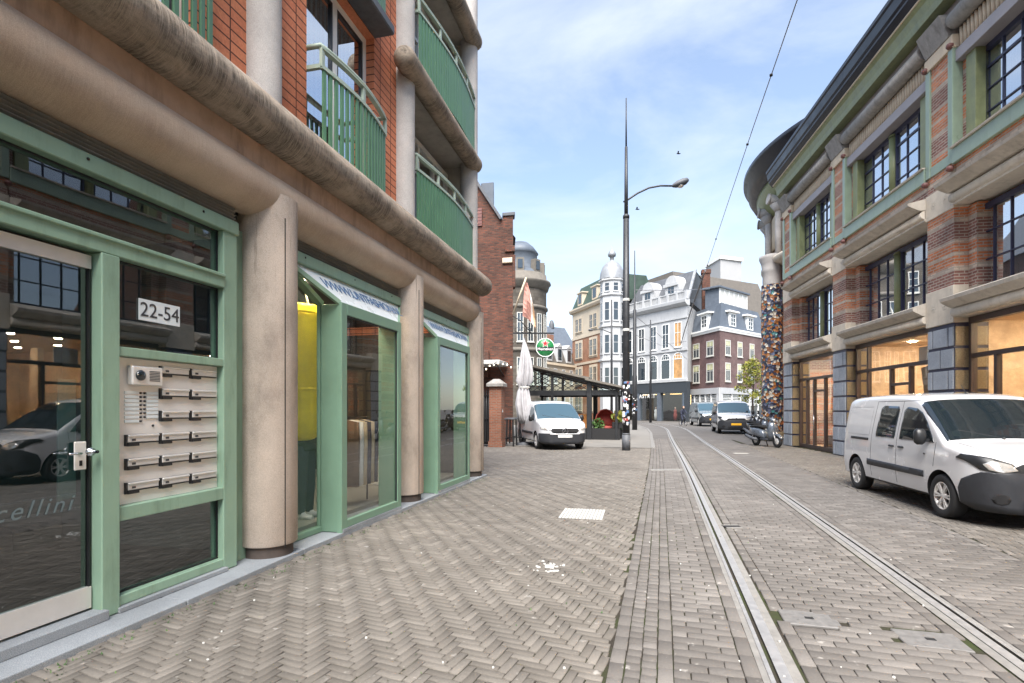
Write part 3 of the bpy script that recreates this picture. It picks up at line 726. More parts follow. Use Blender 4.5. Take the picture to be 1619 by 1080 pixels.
# ---- entrance bay
XF = -3.97
def gf(y0, y1, z0, z1, x1=XF, x0=-4.10): return (x0, x1, y0, y1, z0, z1)
m = LM(); m.bbox(-4.12, -3.95, 3.25, 3.40, .05, 2.83, .008); m.build('mullion', M['green_frame'], apt)
m = LM(); m.bbox(-4.12, -3.96, 1.86, 2.0, .05, 2.83, .008); m.build('mullion', M['green_frame'], apt)
m = LM(); m.bbox(-4.12, -3.97, 4.50, 4.685, .05, 3.52, .008); m.box(-4.14, -4.09, 4.68, 5.0, .05, 3.52); m.build('frame_post', M['green_frame'], apt)
m = LM(); m.bbox(-4.10, -3.955, 1.6, 4.50, 2.83, 2.95, .008); m.bbox(-4.06, -3.935, 1.6, 4.50, 2.93, 2.965, .008); m.build('transom', M['green_frame'], apt)
def beam_at(a, b):
    m = LM(); m.bbox(-4.14, -3.95, a, b, 3.40, 3.53, .008); m.bbox(-4.14, -3.965, a, b, 3.505, 3.54, .006); hb = m.build('head_beam', M['green_frame'], apt)
    m = LM()
    for k in range(3): m.lathe([(.012,-.004),(.012,.006),(0,.008)], (-3.95, a+(b-a)*(.15+.35*k), 3.485), 8, 'x')
    m.build('bolt_head', M['black_matte'], hb)
    m = LM(); m.box(-4.3, -4.18, a, b, 3.5, 3.8)
    for k in range(6): z = 3.56+k*.034; m.beam((-4.03, a, z), (-4.03, b, z), .08, .010, up=(-.5, 0, 1))
    m.build('louver_grille', M['louver_grey'], apt)
beam_at(1.6, 4.69); beam_at(5.3, 8.62); beam_at(8.9, 12.3)
for z0, z1 in ((2.06, 2.135), (.755, .87), (.09, .17)): m = LM(); m.bbox(*gf(3.40, 4.50, z0, z1), .006); m.build('frame_rail', M['green_frame'], apt)
m = LM(); m.bbox(-4.09, -3.93, 3.38, 4.52, .047, .088, .004); m.bbox(-4.09, -3.90, 1.98, 3.27, .047, .12, .004); m.build('threshold', M['bluestone'], apt)
for (a, b, z0, z1, g_) in ((1.6, 4.50, 2.965, 3.40, 'glass_door'), (3.40, 4.50, 2.135, 2.83, 'glass_door'), (3.40, 4.50, .17, .755, 'glass_door')):
    m = LM(); m.box(-4.06, -4.052, a, b, z0, z1); m.build('pane', M[g_], apt)
    m = LM()
    for (p, q, r_, s_) in ((a, a+.012, z0, z1), (b-.012, b, z0, z1), (a+.012, b-.012, z1-.012, z1), (a+.012, b-.012, z0, z0+.012)): m.box(-4.052, -4.035, p, q, r_, s_)
    m.build('gasket', M['black_paint'], apt)
# door
m = LM(); m.box(-4.085, -4.03, 2.02, 3.235, 2.70, 2.80); 
door = m.build('entrance_door', M['aluminium'], apt)
m = LM(); m.box(-4.085, -4.03, 2.02, 3.235, .14, .30); m.build('kick_rail', M['aluminium'], door)
m = LM(); m.box(-4.078, -4.038, 3.222, 3.235, .30, 2.70); m.build('door_seal', M['black_paint'], door)
m = LM(); m.box(-4.065, -4.055, 2.03, 3.222, .30, 2.70); m.build('door_pane', M['glass_door'], door)
m = LM(); m.bbox(-4.03, -4.018, 3.10, 3.19, 1.19, 1.40, .006); m.build('lock_plate', M['aluminium_plate'], door)
m = LM(); m.lathe([(0,-.012),(.028,-.012),(.034,.004),(.03,.02),(.014,.026),(.012,.07)], (-3.955, 3.165, 1.325), 18, 'x'); m.v = [bend(v) for v in m.v]; 
m.build('door_knob', M['chrome'], door)
m = LM(); m.tube([(-4.02, 3.125, 1.315), (-3.985, 3.125, 1.315), (-3.98, 3.03, 1.315)], .009, 8); m.mat(1).box(-4.018, -4.014, 3.135, 3.155, 1.22, 1.26); m.build('door_lever', [M['chrome'], M['black_matte']], door)
m = LM(); m.box(-4.09, -4.083, 3.03, 3.16, .98, 1.86); m.build('frosted_strip', M['etched_text'], door)
text_mesh('Uccellini', .165, 'lettering', M['etched_text'], door, (-4.0525, 2.74, .95), (0,1,0), (0,0,1), .002, .35, 1.25)
# bench and curved dark plinth in the lobby
m = MB(); m.lathe([(1.25,.06),(1.25,.42),(0,.42)], (-6.7, 3.0, 0), 40); m.build('lobby_plinth', M['black_matte'], apt)
# house number
m = LM(); m.box(-4.046, -4.038, 3.64, 4.05, 2.385, 2.565); hs = m.build('house_number_sign', M['white_sign'], apt)
text_mesh('22-54', .17, 'number', M['slate_text'], hs, (-4.036, 3.845, 2.472), (0,1,0), (0,0,1), .003)
# letterbox panel
m = LM(); m.box(-4.075, -4.045, 3.402, 4.498, .872, 2.058); lp = m.build('letterbox_panel', M['aluminium_plate'], apt)
cols = [3.512, 3.834, 4.157]; rows = [1.974-.1945*i for i in range(6)]
for ci, cy in enumerate(cols):
    for ri, z in enumerate(rows):
        if ci == 0 and ri < 3: continue
        m = LM(); w = .305
        m.bbox(-4.045, -4.022, cy+.018, cy+w, z-.022, z+.040, .004); m.mat(0).bbox(-4.045, -4.012, cy+.018, cy+w, z+.022, z+.040, .004)
        m.mat(1).box(-4.045, -4.025, cy, cy+.016, z-.05, z+.042); m.box(-4.0445, -4.018, cy+.0165, cy+w, z-.031, z-.0225); m.box(-4.0445, -4.018, cy+.0165, cy+.115, z-.052, z-.0315)
        m.mat(2).box(-4.0215, -4.0205, cy+.05, cy+.085, z-.010, z+.008)
        m.build('letter_slot', [M['aluminium'], M['black_paint'], M['slate_text']], lp)
m = LM(); m.bbox(-4.045, -3.985, 3.535, 3.825, 1.835, 1.995, .01); m.mat(1).lathe([(.042,0),(.044,.012),(.03,.02),(0,.024)], (-3.985, 3.605, 1.918), 20, 'x')
m.mat(2)
for k in range(7): m.box(-3.9848, -3.982, 3.69, 3.79, 1.875+k*.013, 1.882+k*.013)
m.build('intercom', [M['aluminium'], M['car_glass'], M['pole_grey']], lp)
for ci, (cy, n, w) in enumerate(((3.512, 8, .13), (3.71, 7, .115))):
    for k in range(n):
        z = 1.775-k*.0335; m = LM(); m.bbox(-4.045, -4.036, cy, cy+w, z-.012, z+.012, .002); m.mat(1).lathe([(.009,0),(.008,.012),(0,.013)], (-4.044, cy+w+.016 if ci == 0 else cy-.016, z), 8, 'x')
        m.build('name_plate', [M['white_sign'], M['black_paint']], lp)
m = LM(); m.lathe([(.010,0),(.009,.01),(0,.011)], (-4.045, 3.775, 1.50), 10, 'x'); m.build('key_switch', M['black_paint'], lp)
# ---- two box-shaped display windows
def display(y0, y1, yl, yr, lbl, tx):
    """green box window from y0 to y1, sign panel sloping above it, flat pane to the left"""
    xo = -3.735; zt = 3.0
    m = LM(); m.bbox(-4.02, xo, y0, y0+.07, .05, zt, .008); m.bbox(-4.08, xo, y1-.07, y1, .05, zt, .008)      # side cheeks
    m.bbox(xo-.05, xo+.02, y0-.005, y0+.13, .03, zt+.02, .006); m.bbox(xo-.05, xo+.02, y1-.12, y1+.005, .03, zt+.02, .006)
    m.bbox(xo-.05, xo+.022, y0+.13, y1-.12, zt-.13, zt+.02, .006); m.bbox(xo-.05, xo+.018, y0+.13, y1-.12, .09, .19, .006); m.box(-4.08, xo-.05, y0+.07, y1-.07, zt-.04, zt)
    w = m.build('display_window', M['green_frame_deep'], apt)
    m = LM(); m.box(xo-.025, xo-.017, y0+.13, y1-.12, .19, zt-.13); m.build('pane', M['glass_shop'], w)
    m = LM()
    for (p, q, r_, s_) in ((y0+.13, y0+.145, .19, zt-.13), (y1-.135, y1-.12, .19, zt-.13), (y0+.145, y1-.135, zt-.145, zt-.13)): m.box(xo-.017, xo+.004, p, q, r_, s_)
    m.build('gasket', M['black_paint'], w)
    m = LM(); m.box(-4.1, xo+.03, y0+.02, y1-.02, .046, .088); m.build('window_sill', M['bluestone'], w)
    # sloped panel: upper edge under the head beam, lower edge on top of the box
    A = Vector((-4.02, yl, 3.42)); B = Vector((-4.02, yr, 3.42)); C = Vector((xo-.02, y1, zt+.02)); D = Vector((xo-.02, y0+.02, zt+.02))
    nrm = (B-A).cross(D-A).normalized(); nrm = nrm if nrm.x > 0 else -nrm
    m = LM(); m.add([A, B, C, D, A-nrm*.03, B-nrm*.03, C-nrm*.03, D-nrm*.03], [(0,1,2,3),(4,7,6,5),(0,4,5,1),(1,5,6,2),(2,6,7,3),(3,7,4,0)]); sp = m.build('sign_panel', M['white_sign'], w)
    for (e0, e1) in ((A, D), (B, C)): m = LM(); m.beam(e0-nrm*.01, e1-nrm*.01, .05, .055); m.build('panel_trim', M['green_frame'], w)
    if tx:
        mid = (A+B+C+D)/4 + nrm*.004 + Vector((.0012*((A.y+B.y)/2-4)**2, .15, .02)); text_mesh(tx, .225, 'lettering', M['sign_blue'], sp, mid, (0.012,1,0), (A-D).normalized()*1.0 if False else nrm.cross(Vector((0,1,0))), .003, 0.0, .86)
    # flat pane left of the box with its raked top
    m = LM(); m.prism([(yl, .12), (y0, .12), (y0, zt-.02), (yl, 3.36)], -4.06, -4.052, 'yz'); m.build('side_pane', M['glass_shop'], w)
    m = LM(); m.bbox(-4.10, -4.0, yl, y0, .05, .12, .006); m.beam((-4.03, yl, 3.38), (-4.03, y0, zt+.01), .10, .06); m.box(-4.07, -4.021, y0-.012, y0+.03, .12, zt); m.build('pane_frame', M['green_frame_deep'], w)
    # pane right of the box
    m = LM(); m.prism([(y1, .12), (yr, .12), (yr, 3.36), (y1, zt)], -4.06, -4.052, 'yz'); m.build('side_pane', M['glass_shop'], w)
display(6.23, 7.98, 5.42, 8.55, '', 'WWW.UNTFASHION.NL')
display(9.55, 11.45, 9.02, 12.2, '', 'WWW.UNTFASHION.NL')
for (x, y) in ((-4.42, 6.45), (-4.36, 6.85), (-4.3, 6.65), (-4.6, 7.35), (-5.3, 6.2), (-5.3, 7.6), (-5.3, 9.8), (-5.3, 11.2), (-7, 7), (-7, 10.5)):  # first three spots added by the window to brighten the yellow bag
    m = MB(); m.lathe([(.0,3.66),(.09,3.66),(.10,3.72)], (x, y, 0), 14); m.build('ceiling_spot', M['spot_lamp'], apt)
# ---- goods in the shop
b = thing('hanging_bag', 'tall bright yellow bag hanging on white ropes behind the shop glass', 'bag', (-4.68, 6.75, 1.2))
m = MB(); V = []; F = []; n = 36; zz = [1.20, 1.215, 1.26, 1.5, 1.8, 2.1, 2.4, 2.7, 2.95, 3.08, 3.12, 3.13]; rr = [.0, .20, .255, .262, .258, .264, .258, .262, .258, .25, .235, 0]
for z, r_ in zip(zz, rr):
    for k in range(n):
        a = 2*math.pi*k/n; q = r_*(1+.05*noise.noise((math.cos(a)*2, math.sin(a)*2, z*2.2))+.022*math.sin(a*9+z*3)*(1 if r_ > .2 else 0)); V.append((-4.68+q*math.cos(a), 6.75+q*math.sin(a), z+.012*math.sin(a*3)))
for i in range(len(zz)-1):
    for k in range(n): F.append((i*n+k, i*n+(k+1) % n, (i+1)*n+(k+1) % n, (i+1)*n+k))
m.add(V, F, True); m.build('bag_body', M['yellow_fabric'], b)
m = MB()
for z in (1.9, 2.98):
    m.lathe([(.268, z), (.275, z+.02), (.268, z+.04)], (-4.68, 6.75, 0), 30)
m.build('bag_strap', M['yellow_fabric'], b)
m = MB()
for s_ in (-1, 1):
    P = [(-4.68+.02*s_, 6.75+s_*.2*(1-t)**1.0, 3.08+.5*t+.01*math.sin(t*40)) for t in [i/10 for i in range(11)]]; m.tube(P, .016, 6)
m.build('bag_rope', M['white_cloth'], b)
def legs(x, y, name, label, hang=False):
    t = thing('mannequin', label, 'mannequin', (x, y, .1))
    for s_ in (-1, 1):
        m = MB(); m.tube([(x, y+s_*.10, .17), (x+.02, y+s_*.10, .55), (x, y+s_*.095, .95), (x, y+s_*.06, 1.10)], [.055, .07, .095, .10], 10); m.build('trouser_leg', M['navy_cloth'], t)
        m = MB(); m.lathe([(0,0),(.05,0),(.055,.05),(.035,.09),(0,.1)], (x+.03, y+s_*.10, .10), 12); m.tube([(x, y+s_*.10, .14), (x+.2, y+s_*.12, .125)], [.045, .035], 8); m.build('shoe', M['white_paint'], t)
    m = MB(); m.tube([(x, y, 1.05), (x, y, 1.15), (x, y, 1.18)], [.15, .15, .01], 14); m.build('hips', M['black_matte'], t)
legs(-4.62, 6.78, 'mannequin', 'dark trousers and white shoes on a dummy below the yellow bag')
rk = thing('clothes_rack', 'rail of beige and dark coats standing in the shop window', 'clothes rack', (-4.5, 8.0, .1))
m = MB()
for yy in (7.6, 8.4): m.tube([(-4.52, yy, .1), (-4.52, yy, 1.52)], .014, 8)
m.tube([(-4.52, 7.6, 1.5), (-4.52, 8.4, 1.5)], .014, 8); m.build('rack_frame', M['black_paint'], rk)
for k, (yy, mt_) in enumerate(((7.70, 'brown_cloth'), (7.83, 'white_cloth'), (7.95, 'beige_cloth'), (8.08, 'navy_cloth'), (8.2, 'beige_cloth'), (8.32, 'navy_cloth'))):
    m = MB(); V = []; F = []; n = 14
    for i, (z, a, b_) in enumerate(((1.47, .03, .02), (1.43, .20, .05), (1.1, .21, .06), (.75, .22, .065), (.42, .24, .07), (.40, .01, .01))):
        for j in range(n):
            an = 2*math.pi*j/n; f_ = 1+.12*math.sin(an*4+i); V.append((-4.5+a*math.cos(an)*f_, yy+b_*math.sin(an)*f_, z))
    for i in range(5):
        for j in range(n): F.append((i*n+j, i*n+(j+1) % n, (i+1)*n+(j+1) % n, (i+1)*n+j))
    m.add(V, F, True); m.build('coat', M[mt_], rk)
sh = thing('display_table', 'low white display plinth with folded clothes in the far shop window', 'display table', (-5.2, 10.6, .1))
m = MB(); m.bbox(-5.6, -4.8, 10.0, 11.2, .1, .6, .01); m.build('table_body', M['white_paint'], sh)
for k in range(5):
    m = MB(); m.bbox(-5.4, -5.0, 10.1+k*.2, 10.26+k*.2, .6, .68+.03*(k % 2), .015); m.build('folded_cloth', M[('beige_cloth','navy_cloth','white_cloth','brown_cloth','yellow_fabric')[k]], sh)
# ================================================================== RIGHT: brick hall with ledges, shops below
def onR3(s, o, z=0.0): p = RO+RD*s+RN*o; return Vector((p.x, p.y, z))
RT4 = Matrix(((RD.x, RN.x, 0, RO.x), (RD.y, RN.y, 0, RO.y), (0,0,1,0), (0,0,0,1)))
def RM(): return MB(RT4)
hall = thing('brick_hall', 'long striped brick hall with stone ledges, navy windows, green piers and lit shopfronts', 'building', onR3(15, 0))
PIER = [26.42, 21.2, 15.52, 10.0, 4.5, -1.0, -6.5, -12.0]; HW = .525
def rbuild(m, name, mats, parent=None, **k): return m.build(name, [M[x] for x in (mats if isinstance(mats, (list, tuple)) else [mats])], parent if parent is not None else hall, **k)
for pi_, pc in enumerate(PIER):
    a, b = pc-HW, pc+HW; near = pi_ < 5
    m = RM(); m.box(a, b, -.75, 0, 3.72, 10.30); pier = rbuild(m, 'pier', 'polychrome_brick')
    m = RM(); m.box(a+.02, b-.02, -.75, -.02, 0, 3.72)
    rows_ = 7; h = 3.66/rows_
    for r_ in range(rows_):
        z0 = .03+r_*h; z1 = z0+h-.07; m.mat(1)
        cutp = [a, a+.22, b-.22, b] if r_ % 2 == 0 else [a, pc, b]
        for i in range(len(cutp)-1): m.bbox(cutp[i]+.03, cutp[i+1]-.03, -.05, .012, z0, z1, .008)
        m.mat(2)
        for (u, v) in ((a-.008, a+.03), (b-.03, b+.008)): m.bbox(u, v, -.74, -.03, z0, z1, .006)
    m.mat(0); rbuild(m, 'granite_base', ['navy_frame', 'granite_block', 'granite_dark'], pier)
    for (z0, z1) in ((3.72, 4.62), (6.47, 7.12)):
        m = RM(); m.bbox(a-.025, b+.025, -.5, .03, z0, z1, .012); m.mat(1)
        for dx in (-.23, .23):
            for k in range(6):
                t = k*math.pi/3; c = (pc+dx+.075*math.cos(t), .031, (z0+z1)/2+.075*math.sin(t)); m.lathe([(.034,-.012),(.034,.002),(.02,-.004),(0,-.004)], c, 8, 'y')
            m.lathe([(.03,0),(.022,.012),(0,.014)], (pc+dx, .03, (z0+z1)/2), 10, 'y')
        for (du, dz) in ((-.46,.10),(.46,.10),(-.46,-.1+z1-z0),(.46,-.1+z1-z0)): m.lathe([(.025,0),(.018,.004),(0,.004)], (pc+du, .03, z0+dz), 8, 'y')
        m.mat(0); rbuild(m, 'carved_block', ['carved_stone', 'ledge_stone'], pier)
    m = RM()
    for (u, v) in ((a-.015, a+.17), (b-.17, b+.015)): m.bbox(u, v, -.34, .045, 7.55, 10.30, .012)
    m.bbox(a+.17, b-.17, -.1, .03, 7.55, 7.80, .01); rbuild(m, 'green_pilaster', 'green_stone' if 0 else 'green_glaze', pier)
    m = RM(); m.bbox(a-.03, b+.03, -.4, .06, 10.30, 10.62, .012); rbuild(m, 'pier_cap', 'sandstone', pier)
    m = RM(); m.prism([(-.5,10.62),(.08,10.62),(.30,11.15),(-.5,11.15)], a+.06, b-.06, 'yz'); rbuild(m, 'capital', 'grey_roll', pier)
    m = RM()
    for u in (a+.03, b-.03):
        for z in (7.42, 10.36): m.lathe([(.075,-.02),(.075,.05),(.05,.09),(0,.10)], (u, .05, z), 12, 'y')
    rbuild(m, 'rose_boss', 'rose_stone', pier)
def window_r(s0, s1, z0, z1, o, rows, cols, post, glow=None):
    """steel window in two halves with a green post between"""
    mid = (s0+s1)/2; w = RM()
    w.box(s0, s1, o-.06, o+.05, z1-.13, z1); w.box(s0, s1, o-.06, o+.045, z0, z0+.07)
    for (u, v) in ((s0, mid-.13), (mid+.13, s1)):
        w.box(u, u+.05, o-.06, o+.048, z0+.07, z1-.13); w.box(v-.05, v, o-.06, o+.048, z0+.07, z1-.13)
        for i in range(1, cols): x = u+(v-u)*i/cols; w.box(x-.014, x+.014, o-.03, o+.03, z0+.07, z1-.13)
        for j in range(1, rows): z = z0+(z1-z0)*j/rows; t = .028 if j == rows-1 and rows > 3 else .014; w.box(u+.07, v-.07, o-.033, o+.033, z-t, z+t)
    fr = rbuild(w, 'window', 'navy_frame')
    m = RM(); m.tube([(mid, o+.03, z0+.0), (mid, o+.03, z1-.16)], .12, 16); m.lathe([(.15,0),(.11,.08),(0,.12)], (mid, o+.03, z1-.16), 16); rbuild(m, 'window_post', post, fr)
    for (u, v) in ((s0, mid-.15), (mid+.15, s1)):
        m = RM(); m.box(u+.05, v-.05, o-.008, o, z0+.05, z1-.1); rbuild(m, 'pane', 'glass_hall', fr)
    m = RM(); n = 40
    for k in range(n):
        u = s0+(s1-s0)*k/n; v = s0+(s1-s0)*(k+1)/n; d = .012*(k % 2); m.quad((u, o-.22+d, z0), (v, o-.21-d, z0), (v, o-.21-d, z1), (u, o-.22+d, z1))
    rbuild(m, 'blind', 'curtain', fr, recalc=False)
glass('glass_hall', (.80,.84,.86), 1.52, .005, .55, .04)
for k in range(len(PIER)-1):
    s1, s0 = PIER[k]-HW, PIER[k+1]+HW; mid = (s0+s1)/2
    # lower ledge
    m = RM(); m.prism([(-.62,4.06),(.10,4.06),(.32,4.19),(.34,4.27),(-.10,4.43),(-.62,4.47)], s0+.026, s1-.026, 'yz'); rbuild(m, 'ledge', 'ledge_stone')
    m = RM(); m.tube([(s0+.03, .0, 3.95), (s1-.03, .0, 3.95)], .11, 16); m.box(s0+.03, s1-.03, -.6, -.04, 3.83, 4.05); rbuild(m, 'ledge_roll', 'ledge_pale')
    window_r(s0+.02, s1-.02, 4.47, 6.42, -.52, 3, 4, 'green_stone')
    for u in (s0, s1-.30): m = RM(); m.box(u, u+.30, -.7, -.30, 4.47, 6.48); rbuild(m, 'brick_reveal', 'polychrome_brick')
    # upper ledge
    m = RM(); m.prism([(-.10,6.80),(.18,6.80),(.44,6.93),(.46,6.99),(.0,7.10),(-.10,7.08)], s0+.026, s1-.026, 'yz'); rbuild(m, 'ledge', 'ledge_stone')
    m = RM(); m.tube([(s0+.03, .05, 6.68), (s1-.03, .05, 6.68)], .105, 16); m.box(s0+.03, s1-.03, -.62, .05, 6.52, 6.79); rbuild(m, 'ledge_roll', 'ledge_pale')
    m = RM(); m.box(s0+.03, s1-.03, -.7, -.02, 7.085, 7.50); rbuild(m, 'brick_band', 'polychrome_brick')
    m = RM(); m.bbox(s0+.02, s1-.02, -.70, .07, 7.50, 7.86, .01); rbuild(m, 'green_sill', 'green_glaze')
    m = RM(); m.prism([(-.45,7.862),(.12,7.862),(.13,7.90),(-.45,7.95)], s0+.02, s1-.02, 'yz'); rbuild(m, 'sill_edge', 'ledge_stone')
    for u in (s0, s1-.22): m = RM(); m.box(u, u+.22, -.6, -.18, 7.9, 10.2); rbuild(m, 'brick_reveal', 'polychrome_brick')
    for u in (s0+.22, s1-.55): m = RM(); m.bbox(u, u+.33, -.6, -.12, 7.92, 9.95, .01); rbuild(m, 'green_jamb', 'green_stone')
    window_r(s0+.50, s1-.50, 7.92, 9.95, -.38, 4, 3, 'green_stone')
    m = RM(); m.bbox(s0+.01, s1-.01, -.6, -.02, 9.95, 10.24, .01); rbuild(m, 'lintel', 'mauve_lintel')
    m = RM(); m.box(s0+.03, s1-.03, -.6, -.14, 10.24, 10.72)
    n = int((s1-s0)/.13)
    for i in range(n): u = s0+.05+(s1-s0-.1)*(i+.5)/n; m.tube([(u, -.12, 10.25), (u, -.10, 10.72)], .048, 6)
    rbuild(m, 'ribbed_panel', 'sandstone')
    m = RM(); m.tube([(s0+.05, .02, 10.92), (s1-.05, .02, 10.92)], .20, 18); rbuild(m, 'terracotta_roll', 'grey_roll')
SE = PIER[0]+HW+.05; SN = PIER[-1]
m = RM(); m.box(SN, SE, -.6, -.04, 11.15, 11.42); rbuild(m, 'eave_soffit', 'mauve_lintel')
m = RM(); m.prism([(-.6,11.425),(.27,11.425),(.29,11.52),(.30,11.60),(.36,11.80),(.44,11.90),(.44,11.935),(-.6,11.935)], SN, SE, 'yz'); rbuild(m, 'frieze', 'green_stone')
m = RM(); m.tube([(SN, .44, 11.92), (SE, .44, 11.92)], .03, 8); rbuild(m, 'frieze_edge', 'sandstone')
m = RM(); m.prism([(-.6,11.94),(.43,11.94),(.54,12.08),(.57,12.12),(.57,12.18),(.62,12.25),(.66,12.50),(.70,12.55),(.70,12.66),(.64,12.70),(-.6,12.8)], SN, SE+.2, 'yz'); rbuild(m, 'gutter', 'gutter_black')
m = RM(); m.prism([(.60,12.72),(.4,12.85),(-5.5,14.0),(-15,14.0),(-15,12.75),(-.55,12.75)], SN, SE-.1, 'yz'); rbuild(m, 'roof', 'slate_roof')
m = RM(); m.box(SN, SE-.1, -15, -.78, 3.86, 12.74); rbuild(m, 'building_body', 'polychrome_brick')
m = RM(); m.box(SE-.35, SE-.06, -12, -.3, 0, 11.9); rbuild(m, 'end_wall', 'polychrome_brick')
# shops: floor, back wall, side walls, lamps, frames
m = RM(); m.box(SN, SE-.4, -8, -.36, -.05, .06); rbuild(m, 'shop_floor', 'wood_warm')
m = RM(); m.box(SN, SE-.4, -8.1, -8.0, .06, 3.85); rbuild(m, 'shop_wall', 'wood_warm')
for k in range(len(PIER)-1):
    s1, s0 = PIER[k]-HW, PIER[k+1]+HW; o = -.36; W_ = s1-s0
    m = RM(); m.box(PIER[k+1]-.1, PIER[k+1]+.1, -8.0, -.76, .06, 3.84); rbuild(m, 'party_wall', 'wood_warm')
    m = RM(); m.box(s0+.05, s1-.05, o-.06, o+.08, 3.68, 3.82); m.box(s0+.05, s0+.13, o-.06, o+.075, .06, 3.68); m.box(s1-.13, s1-.05, o-.06, o+.075, .06, 3.68)
    m.box(s0+.13, s1-.13, o-.05, o+.06, 2.86, 2.96); m.box(s0+.13, s1-.13, o-.05, o+.05, .0, .16)
    D = [(.36, 2.86), (.62, 2.86), (.80, 2.86)] if k == 0 else ([(.30, 2.86), (.52, 2.86), (.82, 3.68)] if k == 1 else [(.22, 2.86), (.55, 2.86), (.80, 2.86)])
    for (f, zt) in D: x = s0+W_*f; m.box(x-.045, x+.045, o-.05, o+.065, .16, zt)
    x0 = s0+W_*D[0][0]; x1 = s0+W_*D[1][0]; m.box(x0+.045, x1-.045, o-.045, o+.055, 2.34, 2.42)
    sf = rbuild(m, 'shopfront', 'brown_frame')
    m = RM(); m.box(s0+.1, s1-.1, o-.008, o, .16, 3.68); rbuild(m, 'pane', 'glass_shop', sf)
    m = RM(); m.lathe([(.012,-.012),(.012,.012)], (x1-.12, o+.08, 1.1), 8); m.tube([(x1-.12, o+.09, .8), (x1-.12, o+.09, 1.4)], .016, 8); rbuild(m, 'door_pull', 'chrome', sf)
    m = RM()
    for i in range(3):
        for j in range(3): m.lathe([(0,3.79),(.09,3.79),(.10,3.805)], (s0+W_*(.20+.28*i), -1.5-2.0*j, 0), 12)
    rbuild(m, 'ceiling_lamps', 'shop_lamp')
    m = RM(); m.box(s0-.5, s1+.5, -8, -.7, 3.81, 3.855); rbuild(m, 'shop_ceiling', 'sandstone')
    m = RM()
    for (f0, f1, h, oo) in ((.08, .28, 2.6, -2.6), (.34, .50, 3.3, -4.4), (.56, .60, 3.6, -3.0), (.66, .92, 2.2, -3.6)): m.bbox(s0+W_*f0, s0+W_*f1, oo-.35, oo, .06, h, .01)
    rbuild(m, 'shop_panel', 'wood_warm' if k != 1 else 'sandstone_warm')
    for (f0, f1, z0_, z1_, oo, mt_) in ((.10,.26,1.2,2.3,-2.58,'wood_dark'), (.36,.48,1.0,2.6,-4.38,'navy_cloth'), (.70,.78,.9,1.9,-3.58,'white_cloth'), (.82,.90,.7,1.8,-3.58,'wood_dark'), (.40,.55,2.95,3.5,-1.2,'white_cloth')):
        m = RM(); m.bbox(s0+W_*f0, s0+W_*f1, oo, oo+.05, z0_, z1_, .01); rbuild(m, 'poster', mt_)
    m = RM(); m.bbox(s0+W_*.30, s0+W_*.46, -2.2, -1.5, .06, .95, .01); m.bbox(s0+W_*.60, s0+W_*.80, -1.6, -1.0, .06, .55, .01); rbuild(m, 'counter', 'wood_dark')
def dummy(s, o, label, top, low):
    p = onR3(s, o, .06); t = thing('mannequin', label, 'mannequin', p)
    m = MB()
    m.tube([p+Vector((0,0,1.68)), p+Vector((0,0,1.60)), p+Vector((0,0,1.52))], [.09, .085, .05], 10); m.lathe([(0,1.78),(.06,1.76),(.085,1.68),(.09,1.62),(.07,1.55),(0,1.53)], p, 12); m.build('head', M['skin'], t)
    m = MB(); m.tube([p+Vector((0,0,z)) for z in (.85, 1.0, 1.2, 1.40, 1.50, 1.53)], [.18, .165, .17, .20, .13, .06], 14)
    for sg in (-1, 1):
        q = RD*(.20*sg); m.tube([p+q+Vector((0,0,1.44)), p+q*1.25+Vector((0,0,1.15)), p+q*1.2+RN*.08+Vector((0,0,.88))], [.065, .055, .045], 8)
    m.build('jacket', M[top], t); m = MB()
    for sg in (-1, 1): m.tube([p+RD*(.09*sg)+Vector((0,0,.90)), p+RD*(.10*sg)+Vector((0,0,.5)), p+RD*(.11*sg)+Vector((0,0,.06))], [.095, .07, .055], 8)
    m.build('trousers', M[low], t)
    m = MB(); m.lathe([(.28,0),(.28,.02),(0,.025)], p, 20); m.build('stand', M['chrome'], t)
dummy(22.55, -.85, 'mannequin in grey jacket standing at the glass of the farthest lit shop', 'navy_cloth', 'brown_cloth')
dummy(17.3, -1.1, 'mannequin in pale coat behind the white van in the lit shop', 'beige_cloth', 'navy_cloth')
def rail_of_coats(s, o, label, cols):
    p0 = onR3(s, o, .06); t = thing('clothes_rack', label, 'clothes rack', p0, group='clothes racks in the lit shops')
    m = RM()
    for d_ in (-.7, .7): m.tube([(s+d_, o, .06), (s+d_, o, 1.55)], .016, 8); m.tube([(s+d_, o-.25, .08), (s+d_, o+.25, .08)], .016, 8)
    m.tube([(s-.7, o, 1.53), (s+.7, o, 1.53)], .016, 8); rbuild(m, 'rack_frame', 'black_paint', t)
    for k, c_ in enumerate(cols):
        m = RM(); x = s-.6+1.2*k/(len(cols)-1); V = []; F = []; n = 12
        for i, (z, a, b_) in enumerate(((1.48,.02,.02),(1.43,.045,.19),(1.1,.05,.2),(.7,.055,.21),(.5,.06,.22),(.48,.01,.01))):
            for j in range(n): an = 2*math.pi*j/n; f_ = 1+.14*math.sin(an*3+i+k); V.append((x+a*math.cos(an)*f_, o+b_*math.sin(an)*f_, z))
        for i in range(5):
            for j in range(n): F.append((i*n+j, i*n+(j+1) % n, (i+1)*n+(j+1) % n, (i+1)*n+j))
        m.add(V, F, True); rbuild(m, 'garment', c_, t)
CL = ['navy_cloth', 'beige_cloth', 'white_cloth', 'brown_cloth', 'navy_cloth', 'red_cushion', 'beige_cloth', 'flag_orange', 'navy_cloth']
rail_of_coats(18.6, -1.5, 'rail of mixed clothes in the middle lit shop behind the white van roof', CL)
rail_of_coats(13.2, -1.4, 'rail of clothes inside the nearest lit shop above the van', CL[::-1])
